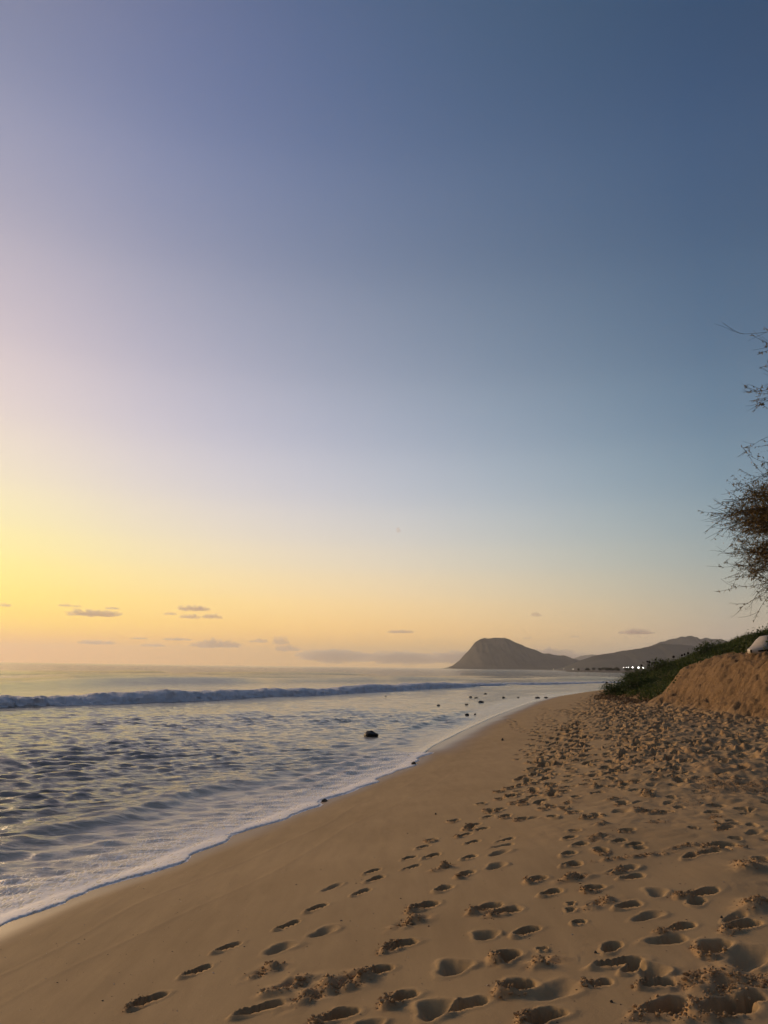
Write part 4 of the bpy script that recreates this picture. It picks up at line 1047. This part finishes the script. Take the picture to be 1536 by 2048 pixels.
# ------------------------------------------------------------------ clouds low over the horizon
M_CLOUD = volume_material('cloud_vapour', (0.62, 0.58, 0.62), 0.0045, 0.3, (0.25, 0.22, 0.25))
M_CLOUDBANK = volume_material('cloud_bank_vapour', (0.70, 0.68, 0.68), 0.0036, 0.3, (0.3, 0.27, 0.29))
def cloud(x, y, z, w, h, seed, label, mat=None, dep=0.8, flat=0.25, name='cloud', rough=1.0):
    bm = bmesh.new()
    bmesh.ops.create_icosphere(bm, subdivisions=5, radius=1.0)
    o3 = Vector((seed * 5.7, seed * 2.9, seed * 1.3)); st = max(1.0, w / h / 3.0)
    for v in bm.verts:
        p = v.co.copy()
        q = Vector((p.x * st, p.y * 1.2, p.z * 0.8)) * 2.1 + o3
        nn = mnoise.fractal(q, 1.0, 2.0, 4); n2 = mnoise.noise(q * 2.7)
        k = max(0.06, 0.9 + rough * (1.0 * nn + 0.4 * n2))
        zz = p.z * k
        if zz < 0: zz *= flat
        v.co = Vector((p.x * (1 + 0.2 * nn) * w * 0.5, p.y * k * min(w, 900) * 0.5 * dep, zz * h * 0.75 + 0.12 * h * mnoise.noise(Vector((p.x * st * 1.2, seed * 3.1, 0)))))
    me = bpy.data.meshes.new(name); bm.to_mesh(me); bm.free()
    me.materials.append(mat or M_CLOUD)
    o = bpy.data.objects.new(name, me); COL.objects.link(o)
    o.location = (x, y, z - h * 0.15)
    tag(o, label, 'cloud', 'small clouds over the horizon')
CLOUDS = [(-10733, 1583, 400, 86, 'small cloud cut by the left edge of the picture'), (-9030, 1605, 386, 86, 'thin cloud wisp up and left of the long smear'), (-8686, 1582, 286, 71, 'short wisp just right of the upper left wisp'), (-8200, 1376, 1500, 186, 'long dark smear of cloud at upper left'), (-7674, 1538, 400, 71, 'faint wisp above the right end of the long smear'),
    (-8044, 567, 1029, 114, 'flat cloud low at left under the long smear'), (-6844, 708, 486, 57, 'thin dash of cloud right of the low flat one'), (-6464, 518, 686, 86, 'low streak just above the left horizon'), (-5786, 694, 829, 71, 'thin long dash of cloud above the low streak'), (-5360, 1555, 886, 143, 'upper one of three clouds in the high trio'),
    (-5460, 1328, 600, 114, 'lower left one of the high trio'), (-4836, 1336, 629, 114, 'lower right one of the high trio'), (-6018, 1405, 400, 71, 'tiny wisp left of the high trio'), (-4679, 556, 1429, 229, 'broad ragged cloud low in the left middle'), (-3474, 669, 543, 100, 'small cloud between the broad one and the upright one'),
    (-2853, 663, 486, 229, 'upright puff at the left end of the cloud bank'), (-2663, 471, 714, 171, 'soft puff below the upright one'), (497, 985, 743, 86, 'thin cloud high above the middle of the bank'), (4369, 1514, 343, 114, 'small lone cloud above the headland'), (7171, 1059, 971, 143, 'cloud over the dark ridge at right'),
    (5440, 911, 257, 57, 'tiny wisp right of the headland top'), (4083, 851, 257, 57, 'tiny wisp just over the headland top'), (428, 3897, 171, 171, 'faint blurred speck alone in the empty sky, built as a cloud puff')]  # last entry is a blurred speck of unknown kind, stood in by a small cloud
for i, (x, z, w, h, lb) in enumerate(CLOUDS):
    cloud(x, 22000, z, w, h, i + 3, lb)
for i, (x, z, w, h, lb) in enumerate([(-1500, 360, 2300, 300, 'left stretch of the grey cloud bank on the horizon'), (600, 340, 2900, 300, 'middle stretch of the cloud bank left of the headland'), (2600, 350, 2300, 290, 'stretch of the cloud bank touching the headland'), (5200, 430, 3000, 360, 'cloud bank behind the saddle right of the headland')]):
    cloud(x, 24000 + 1200 * (i % 2), z, w, h, 60 + i, lb, M_CLOUDBANK, 1.3, 0.9, rough=0.45)

# ------------------------------------------------------------------ sea air
v, f = box_arr(33000, 33000, 375, (0, 0, 375 / 2 - 8))
o = np_mesh('haze', v, f, volume_material('sea_air', (0.88, 0.90, 0.92), 0.00007, 0.35), False)
tag(o, 'thin salt haze over the sea', 'haze', kind='stuff')
